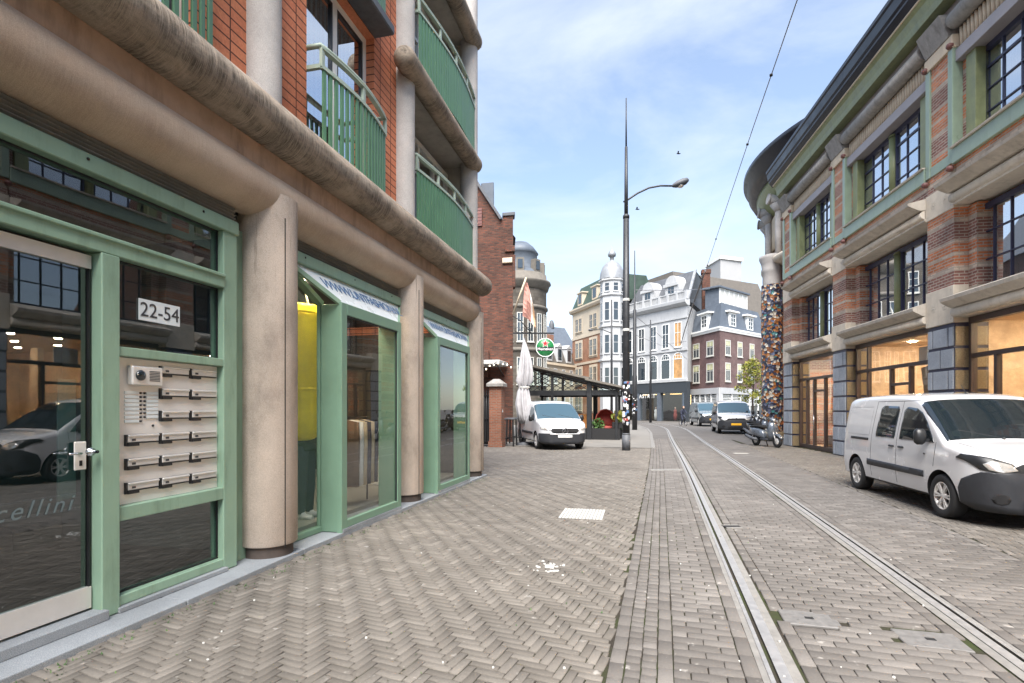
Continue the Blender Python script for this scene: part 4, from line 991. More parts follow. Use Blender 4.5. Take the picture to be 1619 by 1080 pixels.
rail_of_coats(24.4, -2.2, 'rail of clothes deep inside the farthest lit shop', CL[2:])
fp = thing('fabric_banner', 'orange and navy fabric banner hanging in the middle shop window', 'banner', onR3(17.3, -.95, 2.0))
m = RM(); m.mat(0); m.add([(17.55,-.9,2.9),(18.1,-.95,2.85),(17.9,-1.0,1.4),(17.4,-.95,1.5)], [(0,1,2,3)]); m.mat(1); m.add([(17.4,-.90,2.6),(17.56,-.9,2.9),(17.42,-.94,1.5),(17.2,-.93,1.7)], [(0,1,2,3)])
o_ = m.build('banner_cloth', [M['flag_orange'], M['navy_cloth']], fp); md = o_.modifiers.new('t', 'SOLIDIFY'); md.thickness = .02
# ---- round corner block with curved black eave, beyond the hall
rc = thing('round_corner_building', 'round corner building with curved black eave above a mosaic column', 'building', (17.1, 33.5, 0))
CC = (17.1, 33.5, 0); A0, A1 = R(95), R(300)
def arc(prof, name, mat, n=72): 
    m = MB(); m.lathe(prof, CC, n, a0=A0, a1=A1); return m.build(name, M[mat], rc)
arc([(9.4,12.9),(9.75,13.2),(10.2,14.0),(10.25,14.15),(9.3,14.2)], 'cove', 'green_stone')
arc([(10.0,14.16),(10.5,14.22),(10.6,14.5),(10.7,14.56),(10.78,15.1),(10.97,15.2),(10.97,15.42),(10.8,15.5),(9.6,15.8),(6.5,17.6),(0,18.6)], 'eave', 'gutter_black')
arc([(9.35,0),(9.35,12.9)], 'round_wall', 'polychrome_brick')
arc([(9.42,10.9),(9.50,10.95),(9.50,12.7),(9.42,12.75)], 'cream_frieze', 'sandstone')
arc([(9.42,9.6),(9.9,9.75),(10.0,9.95),(9.95,10.05),(9.42,10.2)], 'stone_ledge', 'carved_stone')
for k in range(9):
    a = R(150+k*12.5); d = Vector((math.cos(a), math.sin(a), 0)); c = Vector(CC)
    m = MB(); m.tube([c+d*9.3+Vector((0,0,13.1)), c+d*10.15+Vector((0,0,13.25))], .26, 14); m.tube([c+d*10.15+Vector((0,0,13.25)), c+d*10.22+Vector((0,0,13.26))], [.30, .28], 14)
    m.build('bracket', M['pilaster_concrete'], rc)
    m = MB(); m.tube([c+d*9.65+Vector((0,0,9.9)), c+d*9.65+Vector((0,0,12.9))], .17, 12); m.tube([c+d*9.65+Vector((0,0,12.55)), c+d*9.75+Vector((0,0,13.0))], [.17, .36], 12); m.build('colonnette', M['pilaster_concrete'], rc)
pc = at(1221, 690, 30.2); pc.z = 0
mc = thing('mosaic_column', 'tall column covered in orange, navy and white mosaic with grey capital', 'column', pc)
m = MB(); V = []; F = []; n = 40; zs = [i*.22 for i in range(int(8.7/.22)+1)]
for i, z in enumerate(zs):
    for k in range(n):
        a = 2*math.pi*k/n; r_ = .56+.05*noise.noise((math.cos(a)*3, math.sin(a)*3, z*2.1))+.035*noise.noise((math.cos(a)*9, math.sin(a)*9, z*7)); V.append(pc+Vector((r_*math.cos(a), r_*math.sin(a), z)))
for i in range(len(zs)-1):
    for k in range(n): F.append((i*n+k, i*n+(k+1) % n, (i+1)*n+(k+1) % n, (i+1)*n+k))
m.add(V, F, False); m.build('shaft', M['mosaic'], mc)
m = MB(); m.lathe([(.50,8.6),(.50,9.3),(.55,9.4),(.52,9.5),(.58,9.8),(.68,10.05),(.68,10.2),(.4,10.3)], pc, 32); m.build('capital', M['pilaster_concrete'], mc)
m = MB(); m.lathe([(.7,0),(.7,.35),(.6,.4)], pc, 24); m.build('base', M['granite_dark'], mc)
# ================================================================== MIDDLE DISTANCE, LEFT OF THE TRACK
gb = thing('gable_building', 'dark red brick gable building with a stepped parapet corner behind the parked van', 'building', (-9, 27, 0))
XR = -6.05
gsh = lambda p: Vector((p.x-.26*(p.y-26), p.y, p.z))
m = MB(gsh); m.prism([(-17,0),(XR,0),(XR,11.25),(XR-.46,11.25),(XR-.62,11.05),(-9.6,15.6),(-10.4,15.6),(-17,7.5)], 26.0, 26.5, 'xz'); wl = m.build('gable_wall', M['old_brick'], gb)
m = MB(gsh); m.box(XR-.4, XR, 26.5, 40, 0, 10.4); m.build('side_wall', M['old_brick'], gb)
m = MB(gsh); m.prism([(XR+.15,10.3),(XR-.2,10.75),(-10,15.25),(-16.8,7.3),(-16.8,6.9),(-10,14.9)], 26.5, 40, 'xz'); m.build('roof', M['slate_roof'], gb)
m = MB(gsh); 
for a, b in (((XR-.62, 11.05), (-9.6, 15.6)),): m.beam((a[0], 26.2, a[1]+.05), (b[0], 26.2, b[1]+.05), .75, .12, up=(0,0,1))
m.bbox(XR-.55, XR+.10, 25.93, 26.57, 11.25, 11.42, .02); m.build('coping', M['pole_grey'], gb)
m = MB(gsh); m.bbox(XR-.42, XR+.09, 25.90, 26.45, 9.45, 9.75, .02); m.bbox(XR-.02, XR+.12, 25.95, 26.5, 7.7, 9.3, .02); m.build('corbel', M['old_brick'], gb)
m = MB(gsh); m.bbox(XR-.55, XR-.04, 25.88, 26.4, 8.9, 9.15, .02); m.build('stone_pad', M['sandstone'], gb)
m = MB(gsh); m.bbox(-7.75, -7.05, 27.2, 28.2, 12.0, 13.55, .03); m.build('dormer', M['slate_blue'], gb)
m = MB(gsh); m.bbox(-8.45, -7.65, 25.93, 25.995, 10.85, 11.75, .01)
for k in range(5): m.box(-8.43, -7.67, 25.915, 25.93, 10.95+k*.17, 11.07+k*.17)
sh_ = m.build('shutter', M['rose_stone'], gb)
m = MB(gsh); m.bbox(-8.2, -7.3, 25.85, 25.99, 3.2, 4.6, .02); m.build('hatch', M['orange_panel'] if 0 else M['old_brick'], gb)
aw = thing('awning', 'pale flat canopy on the foot of the dark red gable wall', 'awning', (-7.2, 25.2, 3.6))
m = MB(); m.bbox(-9.5, -6.3, 24.3, 25.9, 3.75, 3.95, .02); m.mat(1)
for x in (-9.3, -7.9, -6.5): m.beam((x, 25.9, 3.3), (x, 24.6, 3.74), .05, .05)
m.build('canopy', [M['curtain_dim'], M['black_paint']], aw)
for nm, lab, P in (('string_lights', 'string of small bulbs under the pale canopy', [at(762,588,24.2), at(772,577,24.2), at(785,572,24.2), at(800,573,24.2), at(812,580,24.2)]),):
    t = thing(nm, lab, 'string lights', P[0]); m = MB()
    fine = []
    for a, b in zip(P[:-1], P[1:]):
        for i in range(6): f = i/6; fine.append(a.lerp(b, f)-Vector((0,0,.25*f*(1-f))))
    m.tube(fine, .012, 5); m.build('cord', M['black_paint'], t)
    for i in range(1, len(fine), 3):
        m = MB(); m.lathe([(0,-.07),(.028,-.05),(.03,-.03),(.015,0),(0,.01)], fine[i], 8); m.build('bulb', M['bulb'], t)
# gate pillar with stone cap, and iron gate
p = gnd(785.5, 706.5); gp = thing('gate_pillar', 'square brick gate pillar with grey stone cap beside the dark gate', 'pillar', (p.x, p.y, 0))
m = MB(); m.box(p.x-.27, p.x+.27, p.y-.27, p.y+.27, 0, 2.62); m.box(p.x-.31, p.x+.31, p.y-.31, p.y+.31, 0, .25); m.build('shaft', M['red_brick'], gp)
m = MB(); m.add([(p.x+i*.37, p.y+j*.37, z) for z in (2.62, 2.74) for (i, j) in ((-1,-1),(1,-1),(1,1),(-1,1))]+[(p.x+i*.12, p.y+j*.12, 2.95) for (i, j) in ((-1,-1),(1,-1),(1,1),(-1,1))],
    [(0,3,2,1),(0,1,5,4),(1,2,6,5),(2,3,7,6),(3,0,4,7),(4,5,9,8),(5,6,10,9),(6,7,11,10),(7,4,8,11),(8,9,10,11)]); m.build('cap', M['grey_roll'], gp)
m = MB(); m.box(p.x+.271, p.x+.275, p.y-.1, p.y+.02, 1.5, 1.62); m.build('bell_plate', M['white_paint'], gp)
ig = thing('iron_gate', 'black iron gate between the shop corner and the brick pillar', 'gate', (p.x-1.3, p.y, 0))
m = MB()
for k in range(22): x = p.x-.36-k*.11; m.tube([(x, p.y, .1), (x, p.y, 2.35)], .018, 6); m.lathe([(.03,2.35),(0,2.5)], (x, p.y, 0), 6)
m.build('bars', M['black_paint'], ig); m = MB()
for z in (.2, 1.2, 2.2): m.box(p.x-2.75, p.x-.28, p.y-.025, p.y+.025, z, z+.06)
m.build('cross_rail', M['black_paint'], ig); m = MB(); m.box(p.x-2.75, p.x-.30, p.y+.03, p.y+.045, .1, 2.2); m.build('backing_sheet', M['black_matte'], ig)
# bar tables
for i, (px, d) in enumerate(((803, 24.0), (814, 25.2))):
    c = at(px, 647, d); c.z = 0; t = thing('bar_table', ['tall slatted bar table right beside the brick pillar', 'tall bar table next to the closed white parasol'][i], 'table', c, group='bar tables on the terrace')
    m = MB(); m.bbox(c.x-.38, c.x+.38, c.y-.38, c.y+.38, 1.18, 1.24, .01); m.build('table_top', M['pole_grey'], t)
    for (sx, sy) in ((-1,-1),(1,-1),(1,1),(-1,1)):
        m = MB(); m.beam((c.x+sx*.33, c.y+sy*.33, 0), (c.x+sx*.30, c.y+sy*.30, 1.18), .05, .05); m.build('leg', M['black_paint'], t)
    m = MB(); m.box(c.x-.32, c.x+.32, c.y-.02, c.y+.02, .30, .34); m.box(c.x-.02, c.x+.02, c.y-.32, c.y+.32, .345, .38); m.build('foot_rest', M['black_paint'], t)
# closed parasol
c = at(829, 647, 24.6); c.z = 0; um = thing('parasol', 'closed grey white parasol tied up behind the white van', 'parasol', c)
m = MB(); m.tube([c, c+Vector((0,0,4.9))], .035, 8); m.lathe([(.35,0),(.35,.08),(.06,.14)], c, 16); m.build('mast', M['pole_grey'], um)
m = MB(); n = 48; V = []; F = []; pr = [(4.85,.03),(4.72,.09),(4.3,.19),(3.8,.29),(3.3,.35),(2.95,.38),(2.72,.26),(2.62,.22),(2.45,.28),(1.9,.34),(1.4,.36),(1.05,.34),(1.08,.05)]
for i, (z, r_) in enumerate(pr):
    for k in range(n):
        a = 2*math.pi*k/n; q = r_*.78*(1+.38*math.sin(a*8+z*.7)*(r_ > .1)+.25*noise.noise((math.cos(a)*1.5, math.sin(a)*1.5, z*1.3))); V.append(c+Vector((q*math.cos(a)+.05*math.sin(z*2), q*math.sin(a), z+(.10*math.sin(a*8) if i > 9 else 0))))
for i in range(len(pr)-1):
    for k in range(n): F.append((i*n+k, i*n+(k+1) % n, (i+1)*n+(k+1) % n, (i+1)*n+k))
m.add(V, F, True); m.build('cloth', M['parasol_cloth'], um)
m = MB(); m.lathe([(.235,2.6),(.25,2.64),(.235,2.68)], c, 20); m.build('tie_strap', M['curtain_dim'], um)
# hanging round sign on its bracket
D_ = 26.3; a = at(811, 527, D_); b = at(876, 527, D_); sg = thing('hanging_sign', 'round green bar sign hanging from a black iron bracket', 'sign', a)
m = MB(); m.beam(a, b, .06, .07); a2 = at(811, 500, D_); mid = a.lerp(b, .45)
m.tube([a2, a2.lerp(mid, .4)+Vector((0,0,.12)), mid], .025, 6)
for k in range(3): q = a.lerp(b, .10+.14*k); m.lathe([(.10,-.015),(.125,-.015),(.125,.015),(.10,.015),(.10,-.015)], q+Vector((0,0,.17)), 16, 'y')
m.build('bracket', M['black_paint'], sg)
cs = at(862, 550, D_-.1); x_ = RT; N_ = -FW; Ts = Matrix(((x_.x, 0, N_.x, cs.x), (x_.y, 0, N_.y, cs.y), (x_.z, 1, N_.z, cs.z), (0,0,0,1)))
m = MB(Ts); m.lathe([(0,-.09),(.46,-.09),(.47,-.06),(.47,.06),(.46,.09),(0,.09)], (0,0,0), 40); m.mat(1).lathe([(.425,.091),(.43,.098),(.455,.098),(.46,.091)], (0,0,0), 40); disc = m.build('sign_disc', [M['green_sign'], M['sign_white']], sg)
m = MB(); m.beam(cs+Vector((0,0,.46)), Vector((cs.x, cs.y, a.z)), .04, .04); m.build('hanger', M['black_paint'], sg)
m = MB(Ts); st = [(math.cos(R(90+36*k))*(.17 if k % 2 == 0 else .07), math.sin(R(90+36*k))*(.17 if k % 2 == 0 else .07)+.20) for k in range(10)]; st2 = [(x*1.25, (y-.20)*1.25+.20) for x, y in st]
m.prism(st2, .091, .096); m.mat(1).prism(st, .092, .101); m.build('star', [M['sign_white'], M['red_star']], disc)
m = MB(Ts); m.box(-.41, .41, -.16, .03, .091, .096); m.build('name_band', M['black_paint'], disc)
text_mesh('Heineken', .20, 'lettering', M['sign_white'], disc, cs+N_*.1-Vector((0,0,.065)), x_, (0,0,1), .006)
# flag
fl = thing('flag', 'faded red white and orange flag drooping from a slanted pole', 'flag', at(812, 498, 26.2))
m = MB(); m.tube([at(811,497,26.3), at(832,439,25.6)], .045, 8); m.build('flag_pole', M['sandstone'], fl)
m = MB(); P = [[(830,446),(826,500)],[(834,447),(833,503)],[(838,462),(840,510)],[(842,478),(843,514)],[(846,500),(847,520)]]; n = 8
for i in range(4):
    m.cur = (0, 0, 1, 2)[i]
    for j in range(n):
        def pt(ii, f): a_, b_ = P[ii]; return at(a_[0]+(b_[0]-a_[0])*f, a_[1]+(b_[1]-a_[1])*f, 25.7+.12*math.sin(f*5+ii*1.7))
        m.quad(pt(i, j/n), pt(i+1, j/n), pt(i+1, (j+1)/n), pt(i, (j+1)/n))
o_ = m.build('flag_cloth', [M['flag_red'], M['flag_white'], M['flag_orange']], fl, recalc=False); md = o_.modifiers.new('t', 'SOLIDIFY'); md.thickness = .01
# terrace pavilion: black frame, felt roof falling to the right, lattice glazing under it
YP = 29.0; pv = thing('terrace_pavilion', 'black framed terrace pavilion with sloping felt roof and diamond lattice windows', 'pavilion', (-3.4, 31, 0))
xl, xr = -6.0, -.95; zl, zr = 4.02, 2.86
def zroof(x): return zl+(zr-zl)*(x-xl)/(xr-xl)
m = MB(); xm = -2.65
m.prism([(xl, zroof(xl)),(xm+.1, zroof(xm+.1)),(xm+.1, zroof(xm+.1)+.12),(xl, zroof(xl)+.12)], YP-.35, YP+4.6, 'xz'); m.prism([(xm-.1, zroof(xm)-.06),(xr+.1, zroof(xr)-.10),(xr+.1, zroof(xr)),(xm-.1, zroof(xm)+.06)], YP-.38, YP+4.6, 'xz')
m.build('roof', M['felt_roof'], pv)
for x in (-5.85, -4.55, -2.55, -1.12):
    for y in (YP, YP+4.2):
        m = MB(); w = .13 if x in (-2.55,) else .07; m.bbox(x-w, x+w, y-w, y+w, 0, zroof(x)-.14, .01); m.build('post', M['black_paint'], pv)
for y in (YP, YP+4.2):
    m = MB(); m.box(xl, xr, y-.055, y+.055, 2.38, 2.66); m.build('beam', M['black_paint'], pv)
    m = MB(); m.beam((xl, y, zroof(xl)-.12), (xr, y, zroof(xr)-.18), .10, .10); m.build('rafter', M['black_paint'], pv)
m = MB(); m.box(xr-.16, xr-.06, YP, YP+4.2, 2.45, 2.68); m.build('beam', M['black_paint'], pv)
m = MB()
for k in range(-8, 22):
    for sl_ in (1, -1):
        # slanting lattice bars clipped to the triangle between beam and roof
        pts_ = []
        for i in range(60):
            x = xl+(xr-xl)*i/59; z = 2.66+(x-(xl+k*.42))*sl_*.62
            if 2.66 <= z <= zroof(x)-.14: pts_.append((x, z))
        if len(pts_) > 1: m.beam((pts_[0][0], YP-.01*sl_, pts_[0][1]), (pts_[-1][0], YP-.01*sl_, pts_[-1][1]), .035, .045, up=(0,1,0))
m.build('lattice', M['black_paint'], pv)
m = MB(); m.prism([(xl,2.66),(xr,2.66),(xr,zroof(xr)-.15),(xl,zroof(xl)-.15)], YP+.04, YP+.05, 'xz'); m.build('lattice_pane', M['glass_clear'], pv)
m = MB(); m.box(-2.55, xr, YP-.05, YP+.05, 0, .62); m.box(xl, -2.55, YP-.04, YP+.04, 0, .62); m.box(xr-.10, xr, YP+.05, YP+4.2, 0, .62); m.build('low_wall', M['black_matte'], pv)
m = MB(); m.box(-6.0, -2.7, YP+3.0, YP+3.1, .62, 2.3); m.build('back_screen', M['glass_clear'], pv)
ch = thing('lounge_chair', 'round backed red lounge chair inside the black terrace pavilion', 'chair', (-1.75, YP+.9, 0)); X, Y = -1.75, YP+.9
m = MB(); m.lathe([(0,.55),(.48,.55),(.55,.62),(.52,.70),(0,.74)], (X, Y, 0), 24); m.build('seat', M['red_cushion'], ch)
m = MB(); m.lathe([(.50,.70),(.60,1.0),(.50,1.35),(.28,1.58),(.06,1.66),(0,1.66)], (X, Y, 0), 28, a0=R(-20), a1=R(200)); o_ = m.build('backrest', M['red_cushion'], ch); o_.modifiers.new('t', 'SOLIDIFY').thickness = .05
for k in range(4):
    m = MB(); a = R(45+90*k); m.tube([(X+.25*math.cos(a), Y+.25*math.sin(a), .56), (X+.4*math.cos(a), Y+.4*math.sin(a), 0)], .025, 6); m.build('leg', M['black_paint'], ch)
bn = thing('terrace_bench', 'orange backed bench under the pavilion next to the white van', 'bench', (-2.95, YP+.9, 0))
m = MB(); m.bbox(-3.6, -2.5, YP+1.1, YP+1.2, .5, 1.35, .02); m.build('backrest', M['orange_panel'], bn); m = MB(); m.bbox(-3.6, -2.5, YP+.55, YP+1.1, .42, .52, .02); m.build('seat', M['wood_dark'], bn)
for x in (-3.5, -2.6):
    m = MB(); m.box(x-.03, x+.03, YP+.6, YP+1.05, 0, .42); m.build('leg', M['black_paint'], bn)
def leafball(m, c, rx, rz, n, size, gaps=.0, seed=0):
    rnd = random.Random(seed)
    for k in range(n):
        while True:
            d = Vector((rnd.uniform(-1,1), rnd.uniform(-1,1), rnd.uniform(-1,1)))
            if d.length <= 1: break
        q = Vector(c)+Vector((d.x*rx, d.y*rx, d.z*rz)); s_ = size*rnd.uniform(.6, 1.4)
        e = Vector((rnd.gauss(0,1), rnd.gauss(0,1), rnd.gauss(0,1))).normalized(); f = e.cross(Vector((rnd.gauss(0,1), rnd.gauss(0,1), rnd.gauss(0,1)))).normalized()
        m.add([q-e*s_, q+f*s_*.45, q+e*s_, q-f*s_*.45], [(0,1,2,3)])
for i, (x, y) in enumerate(((-1.05, YP+.25), (-1.0, YP+1.6), (-2.2, YP+.4))):
    pl = thing('potted_plant', ['leafy green plant in a black trough behind the lamp post', 'green plant in a dark pot at the far side of the pavilion', 'low green plant at the foot of the red chair'][i], 'plant', (x, y, 0))
    m = MB(); m.bbox(x-.3, x+.3, y-.16, y+.16, .62 if i == 0 else 0, .95 if i == 0 else .5, .02); m.build('pot', M['black_matte'], pl)
    m = MB(); leafball(m, (x+.05, y, 1.25 if i == 0 else .8), .42, .36, 240, .09, seed=i); m.build('foliage', M['leaf_dark'] if i else M['leaf_yellowgreen'], pl, recalc=False)
# ---- street lamp and tram poles
def stickers(m, c, r0, z0, z1, n, seed):
    rnd = random.Random(seed)
    for k in range(n):
        a = rnd.uniform(R(150), R(390)); z = rnd.uniform(z0, z1); w = rnd.uniform(.05, .16); h = rnd.uniform(.05, .15); m.cur = rnd.choice((0,0,0,1,1,2,3)); rr_ = r0+.002+k*.00006
        da = w/rr_; q = [c+Vector((rr_*math.cos(a+da*(i/4-.5)), rr_*math.sin(a+da*(i/4-.5)), z)) for i in range(5)]
        m.add(q+[p_+Vector((0,0,h)) for p_ in q], [(i, i+1, 6+i, 5+i) for i in range(4)])
c = gnd(990, 712); c.z = 0; lp_ = thing('street_lamp', 'tall black street lamp with curved arm and stickered shaft at the pavement edge', 'street lamp', c)
m = MB(); m.tube([c+Vector((0,0,z)) for z in (0, .62)], .165, 16); m.tube([c+Vector((0,0,z)) for z in (.62, .70)], [.165, .14], 16); m.build('base_sleeve', M['pole_grey'], lp_)
m = MB(); m.tube([c+Vector((0,0,z)) for z in (.62, 5.4, 9.3)], [.145, .135, .115], 18); m.tube([c+Vector((0,0,z)) for z in (9.25, 9.35, 9.42)], [.13, .13, .08], 14); m.tube([c+Vector((0,0,z)) for z in (9.3, 10.6, 12.1)], [.078, .07, .055], 12); m.tube([c+Vector((0,0,z)) for z in (12.05, 14.05)], [.035, .02], 8)
m.mat(1).lathe([(.140,5.95),(.142,6.0),(.140,6.05)], c, 18); m.lathe([(.141,4.75),(.143,4.8),(.141,4.85)], c, 18); sh_ = m.build('shaft', [M['pole_black'], M['curtain_dim']], lp_)
m = MB(); stickers(m, c, .146, 1.0, 2.75, 95, 3); m.build('stickers', [M['white_paint'], M['black_matte'], M['sign_blue'], M['red_cushion']], lp_)
h = at(1062, 294, 21.4); m = MB(); b0 = c+Vector((0,0,9.95)); d = h-b0
P = [b0-d*.06, b0+Vector((0,0,.0))]+[b0+d*f+Vector((0,0,.22*math.sin(math.pi*f))) for f in (.25, .5, .75, 1.0)]; m.tube(P, .038, 8); m.build('arm', M['pole_black'], lp_)
e_ = d.normalized(); m = MB(); V = []; F = []; n = 16
for i, (f, w) in enumerate(((0,.03),(.06,.10),(.2,.17),(.4,.20),(.58,.16),(.66,.07),(.68,.01))):
    for k in range(n):
        a = 2*math.pi*k/n; V.append(h+e_*f*1.05+Vector((-e_.y, e_.x, 0)).normalized()*w*math.cos(a)+Vector((0,0,1))*w*.75*math.sin(a))
for i in range(6):
    for k in range(n): F.append((i*n+k, i*n+(k+1) % n, (i+1)*n+(k+1) % n, (i+1)*n+k))
m.add(V, F, True); hd = m.build('lamp_head', M['pole_grey'], lp_)
m = MB(); q = h+e_*.36-Vector((0,0,.125)); m.lathe([(.0,-.055),(.09,-.045),(.13,-.01),(.13,.02)], q, 16); m.build('lamp_glass', M['lamp_glass'], hd)
c2 = gnd(1003.5, 680); c2.z = 0; tp = thing('tram_pole', 'slim dark tram wire pole right behind the stickered street lamp', 'pole', c2, group='tram wire poles')
m = MB(); m.tube([c2+Vector((0,0,z)) for z in (0, 4.2, 4.3, 9.4, 9.5, 14.1)], [.20, .19, .15, .13, .075, .03], 12); m.build('shaft', M['pole_black'], tp); m = MB(); stickers(m, c2, .201, 1.0, 2.6, 40, 8); m.build('stickers', [M['white_paint'], M['black_matte'], M['sign_blue'], M['red_cushion']], tp)
for i, (px, dep, top, label, arm) in enumerate(((967, 62, 474, 'thin far pole with small lamp arm above the pavilion', True), (1028.5, 66, 506, 'thin far pole in front of the white arcade facade', False))):
    q = at(px, 647, dep); q.z = 0; zt = 1.64+(647-top)*dep/850; t = thing('tram_pole', label, 'pole', q, group='tram wire poles')
    m = MB(); m.tube([q, q+Vector((0,0,zt*.5)), q+Vector((0,0,zt))], [.17, .13, .07], 10); m.build('shaft', M['pole_black'], t)
    if arm:
        e2 = at(938, 522, dep); m = MB(); b0 = at(967, 527, dep); m.tube([b0, b0.lerp(e2, .5)+Vector((0,0,.25)), e2], .05, 6); m.build('arm', M['pole_black'], t)
        m = MB(); m.lathe([(0,-.12),(.25,-.08),(.3,.05),(.1,.14),(0,.15)], e2+RT*-.3, 12); m.build('lamp_head', M['pole_grey'], t)
# overhead wires
def wire(pts, r, label, cat='wire'):
    m = MB(); m.tube(pts, r, 6); o = m.build('overhead_wire', M['wire']); return tag(o, label, cat)
zw = 6.0; P = [trk_pt(s, -.12*math.sin(s*.12), zw) for s in [-6, -2, 2, 6, 9, 12, 15, 18, 22, 26, 30, 34, 38, 42, 46, 50, 54, 58, 62, 66]]
wire(P, .006, 'thin tram contact wire hung high along the middle of the track')
m = MB()
for s in (7.6, 9.5, 14.6, 17.2):
    q = trk_pt(s, -.12*math.sin(s*.12), zw); m.lathe([(0,-.022),(.02,-.012),(.02,.012),(0,.022)], q, 8)
    tag(m.build('wire_clamp', M['black_matte']), {7.6: 'small dark clamp, highest on the tram wire', 9.5: 'small dark clamp second from the top of the tram wire', 14.6: 'small dark clamp where the tram wire nears the roofs', 17.2: 'small dark clamp lowest on the tram wire'}[s], 'clamp', 'clamps on the tram wire'); m = MB()
wire([trk_pt(18, -.1, zw+.03), trk_pt(24, -.1, zw+.035), trk_pt(31, -.05, zw+.03), trk_pt(38, 0, zw+.03)], .028, 'thick insulated length of tram wire in front of the brick chimney')
wire([c2+Vector((0,0,11.0)), at(1060,459,50), at(1122,457,60)], .03, 'span wire running from the second pole across the white mansard')
wire([c2+Vector((0,0,9.0)), at(1040,528,58), at(1086,568,66)], .025, 'slanting wire from the second pole down to the dark brick corner')
wire([c2+Vector((0,0,7.5)), at(1045,546,60), at(1085,540,68)], .02, 'low sagging wire across the front of the white facade')
for i, (px, py) in enumerate(((1072, 243), (1007, 331))):
    q = at(px, py, 40); bd = thing('bird', ['small dark bird flying high above the lamp head', 'small dark bird flying below the lamp arm'][i], 'bird', q)
    m = MB(); m.tube([q-RT*.12, q, q+RT*.14, q+RT*.2], [.015, .05, .04, .01], 8)
    for sg_ in (-1, 1): m.add([q+RT*.05, q-RT*.06, q-RT*.08+FW*sg_*.22+Vector((0,0,.10)), q+RT*.02+FW*sg_*.2+Vector((0,0,.10))], [(0,1,2,3)])
    m.build('body', M['black_matte'], bd)
# ================================================================== FAR END OF THE STREET
def frame(A, B):
    """(u along A->B, o towards the camera, z up)"""
    A = Vector((A.x, A.y, 0)); B = Vector((B.x, B.y, 0)); u = (B-A).normalized(); n = Vector((u.y, -u.x, 0))
    if n.dot(-A) < 0: n = -n
    T = Matrix(((u.x, n.x, 0, A.x), (u.y, n.y, 0, A.y), (0,0,1,0), (0,0,0,1))); return T, (B-A).length
def u_of(px, A, B):
    """where the vertical plane through A, B is crossed by photo column px"""
    A = Vector((A.x, A.y)); B = Vector((B.x, B.y)); d = Vector((FW.x, FW.y))+Vector((RT.x, RT.y))*((px-CX)/CAMF); e = (B-A).normalized()
    det = d.x*(-e.y)-d.y*(-e.x); return (d.x*A.y-d.y*A.x)/det
def win(T, parent, u0, u1, z0, z1, fm, gm, cols=2, rows=2, arch=False, sill=True, fw=.09, recess=.0):
    m = MB(T)
    if arch:
        r_ = (u1-u0)/2; cu = (u0+u1)/2; out = [(cu+r_*math.cos(R(180-k*15)), z1-r_+r_*math.sin(R(180-k*15))) for k in range(13)]
        ri = r_-fw; inn = [(cu+ri*math.cos(R(180-k*15)), z1-r_+ri*math.sin(R(180-k*15))) for k in range(13)]
        O = [(u0, z0)]+out+[(u1, z0)]; I = [(u0+fw, z0)]+inn+[(u1-fw, z0)]
        for i in range(len(O)-1): m.prism([O[i], O[i+1], I[i+1], I[i]], .01, .07, 'xz')
        m.box(u0+fw, u1-fw, .01, .06, z1-r_-.05, z1-r_+.05)
        for k in range(1, 4): x = u0+(u1-u0)*k/4; m.box(x-.02, x+.02, .01, .05, z1-r_+.05, z1-fw-.08*abs(k-2)*2)
        m.box(u0+fw, u1-fw, .01, .048, z1-r_*.5-.02, z1-r_*.5+.02)
    else:
        m.box(u0, u0+fw, .01, .07, z0, z1); m.box(u1-fw, u1, .01, .07, z0, z1); m.box(u0+fw, u1-fw, .01, .068, z1-fw, z1); m.box(u0+fw, u1-fw, .01, .068, z0, z0+fw)
        for i in range(1, cols): x = u0+(u1-u0)*i/cols; m.box(x-.025, x+.025, .01, .055, z0+fw, z1-fw)
        for j in range(1, rows): z = z0+(z1-z0)*(j/rows if rows != 2 else .58); m.box(u0+fw, u1-fw, .01, .052, z-.03, z+.03)
    if sill: m.box(u0-.06, u1+.06, .01, .14, z0-.10, z0-.001)
    f = m.build('window', M[fm], parent)
    m = MB(T); m.box(u0+fw*.5, u1-fw*.5, .004, .02, z0+fw*.5, (z1-fw*.5) if not arch else z1-(u1-u0)/2)
    if arch:
        r_ = (u1-u0)/2-fw*.5; cu = (u0+u1)/2; m.prism([(cu+r_*math.cos(R(180-k*15)), z1-(u1-u0)/2+r_*math.sin(R(180-k*15))) for k in range(13)], .004, .02, 'xz')
    m.build('pane', M[gm], f); return f
# --- round stone corner building
c = at(822, 647, 58); c.z = 0; sb = thing('stone_rotunda_building', 'dark weathered stone building with a rounded corner bay and attic windows', 'building', c)
m = MB(); m.lathe([(2.85,0),(2.85,14.2)], c, 40); m.build('round_wall', M['stone_ashlar'], sb)
m = MB(); m.lathe([(2.851,14.2),(3.05,14.3),(3.2,14.8),(3.35,14.95),(3.3,15.15),(2.9,15.25),(2.85,15.9),(2.7,15.95)], c, 40); m.build('cornice', M['stone_dark'], sb)
for z in (7.6, 12.1): m = MB(); m.lathe([(2.86,z),(3.02,z+.1),(3.02,z+.3),(2.86,z+.4)], c, 40); m.build('string_course', M['stone_dark'], sb)
m = MB(); m.lathe([(2.7,15.9),(2.3,16.3),(1.9,16.5),(1.85,18.2),(2.0,18.3),(1.5,19.0),(.9,19.5),(0,19.7)], c, 32); m.build('roof', M['slate_blue'], sb)
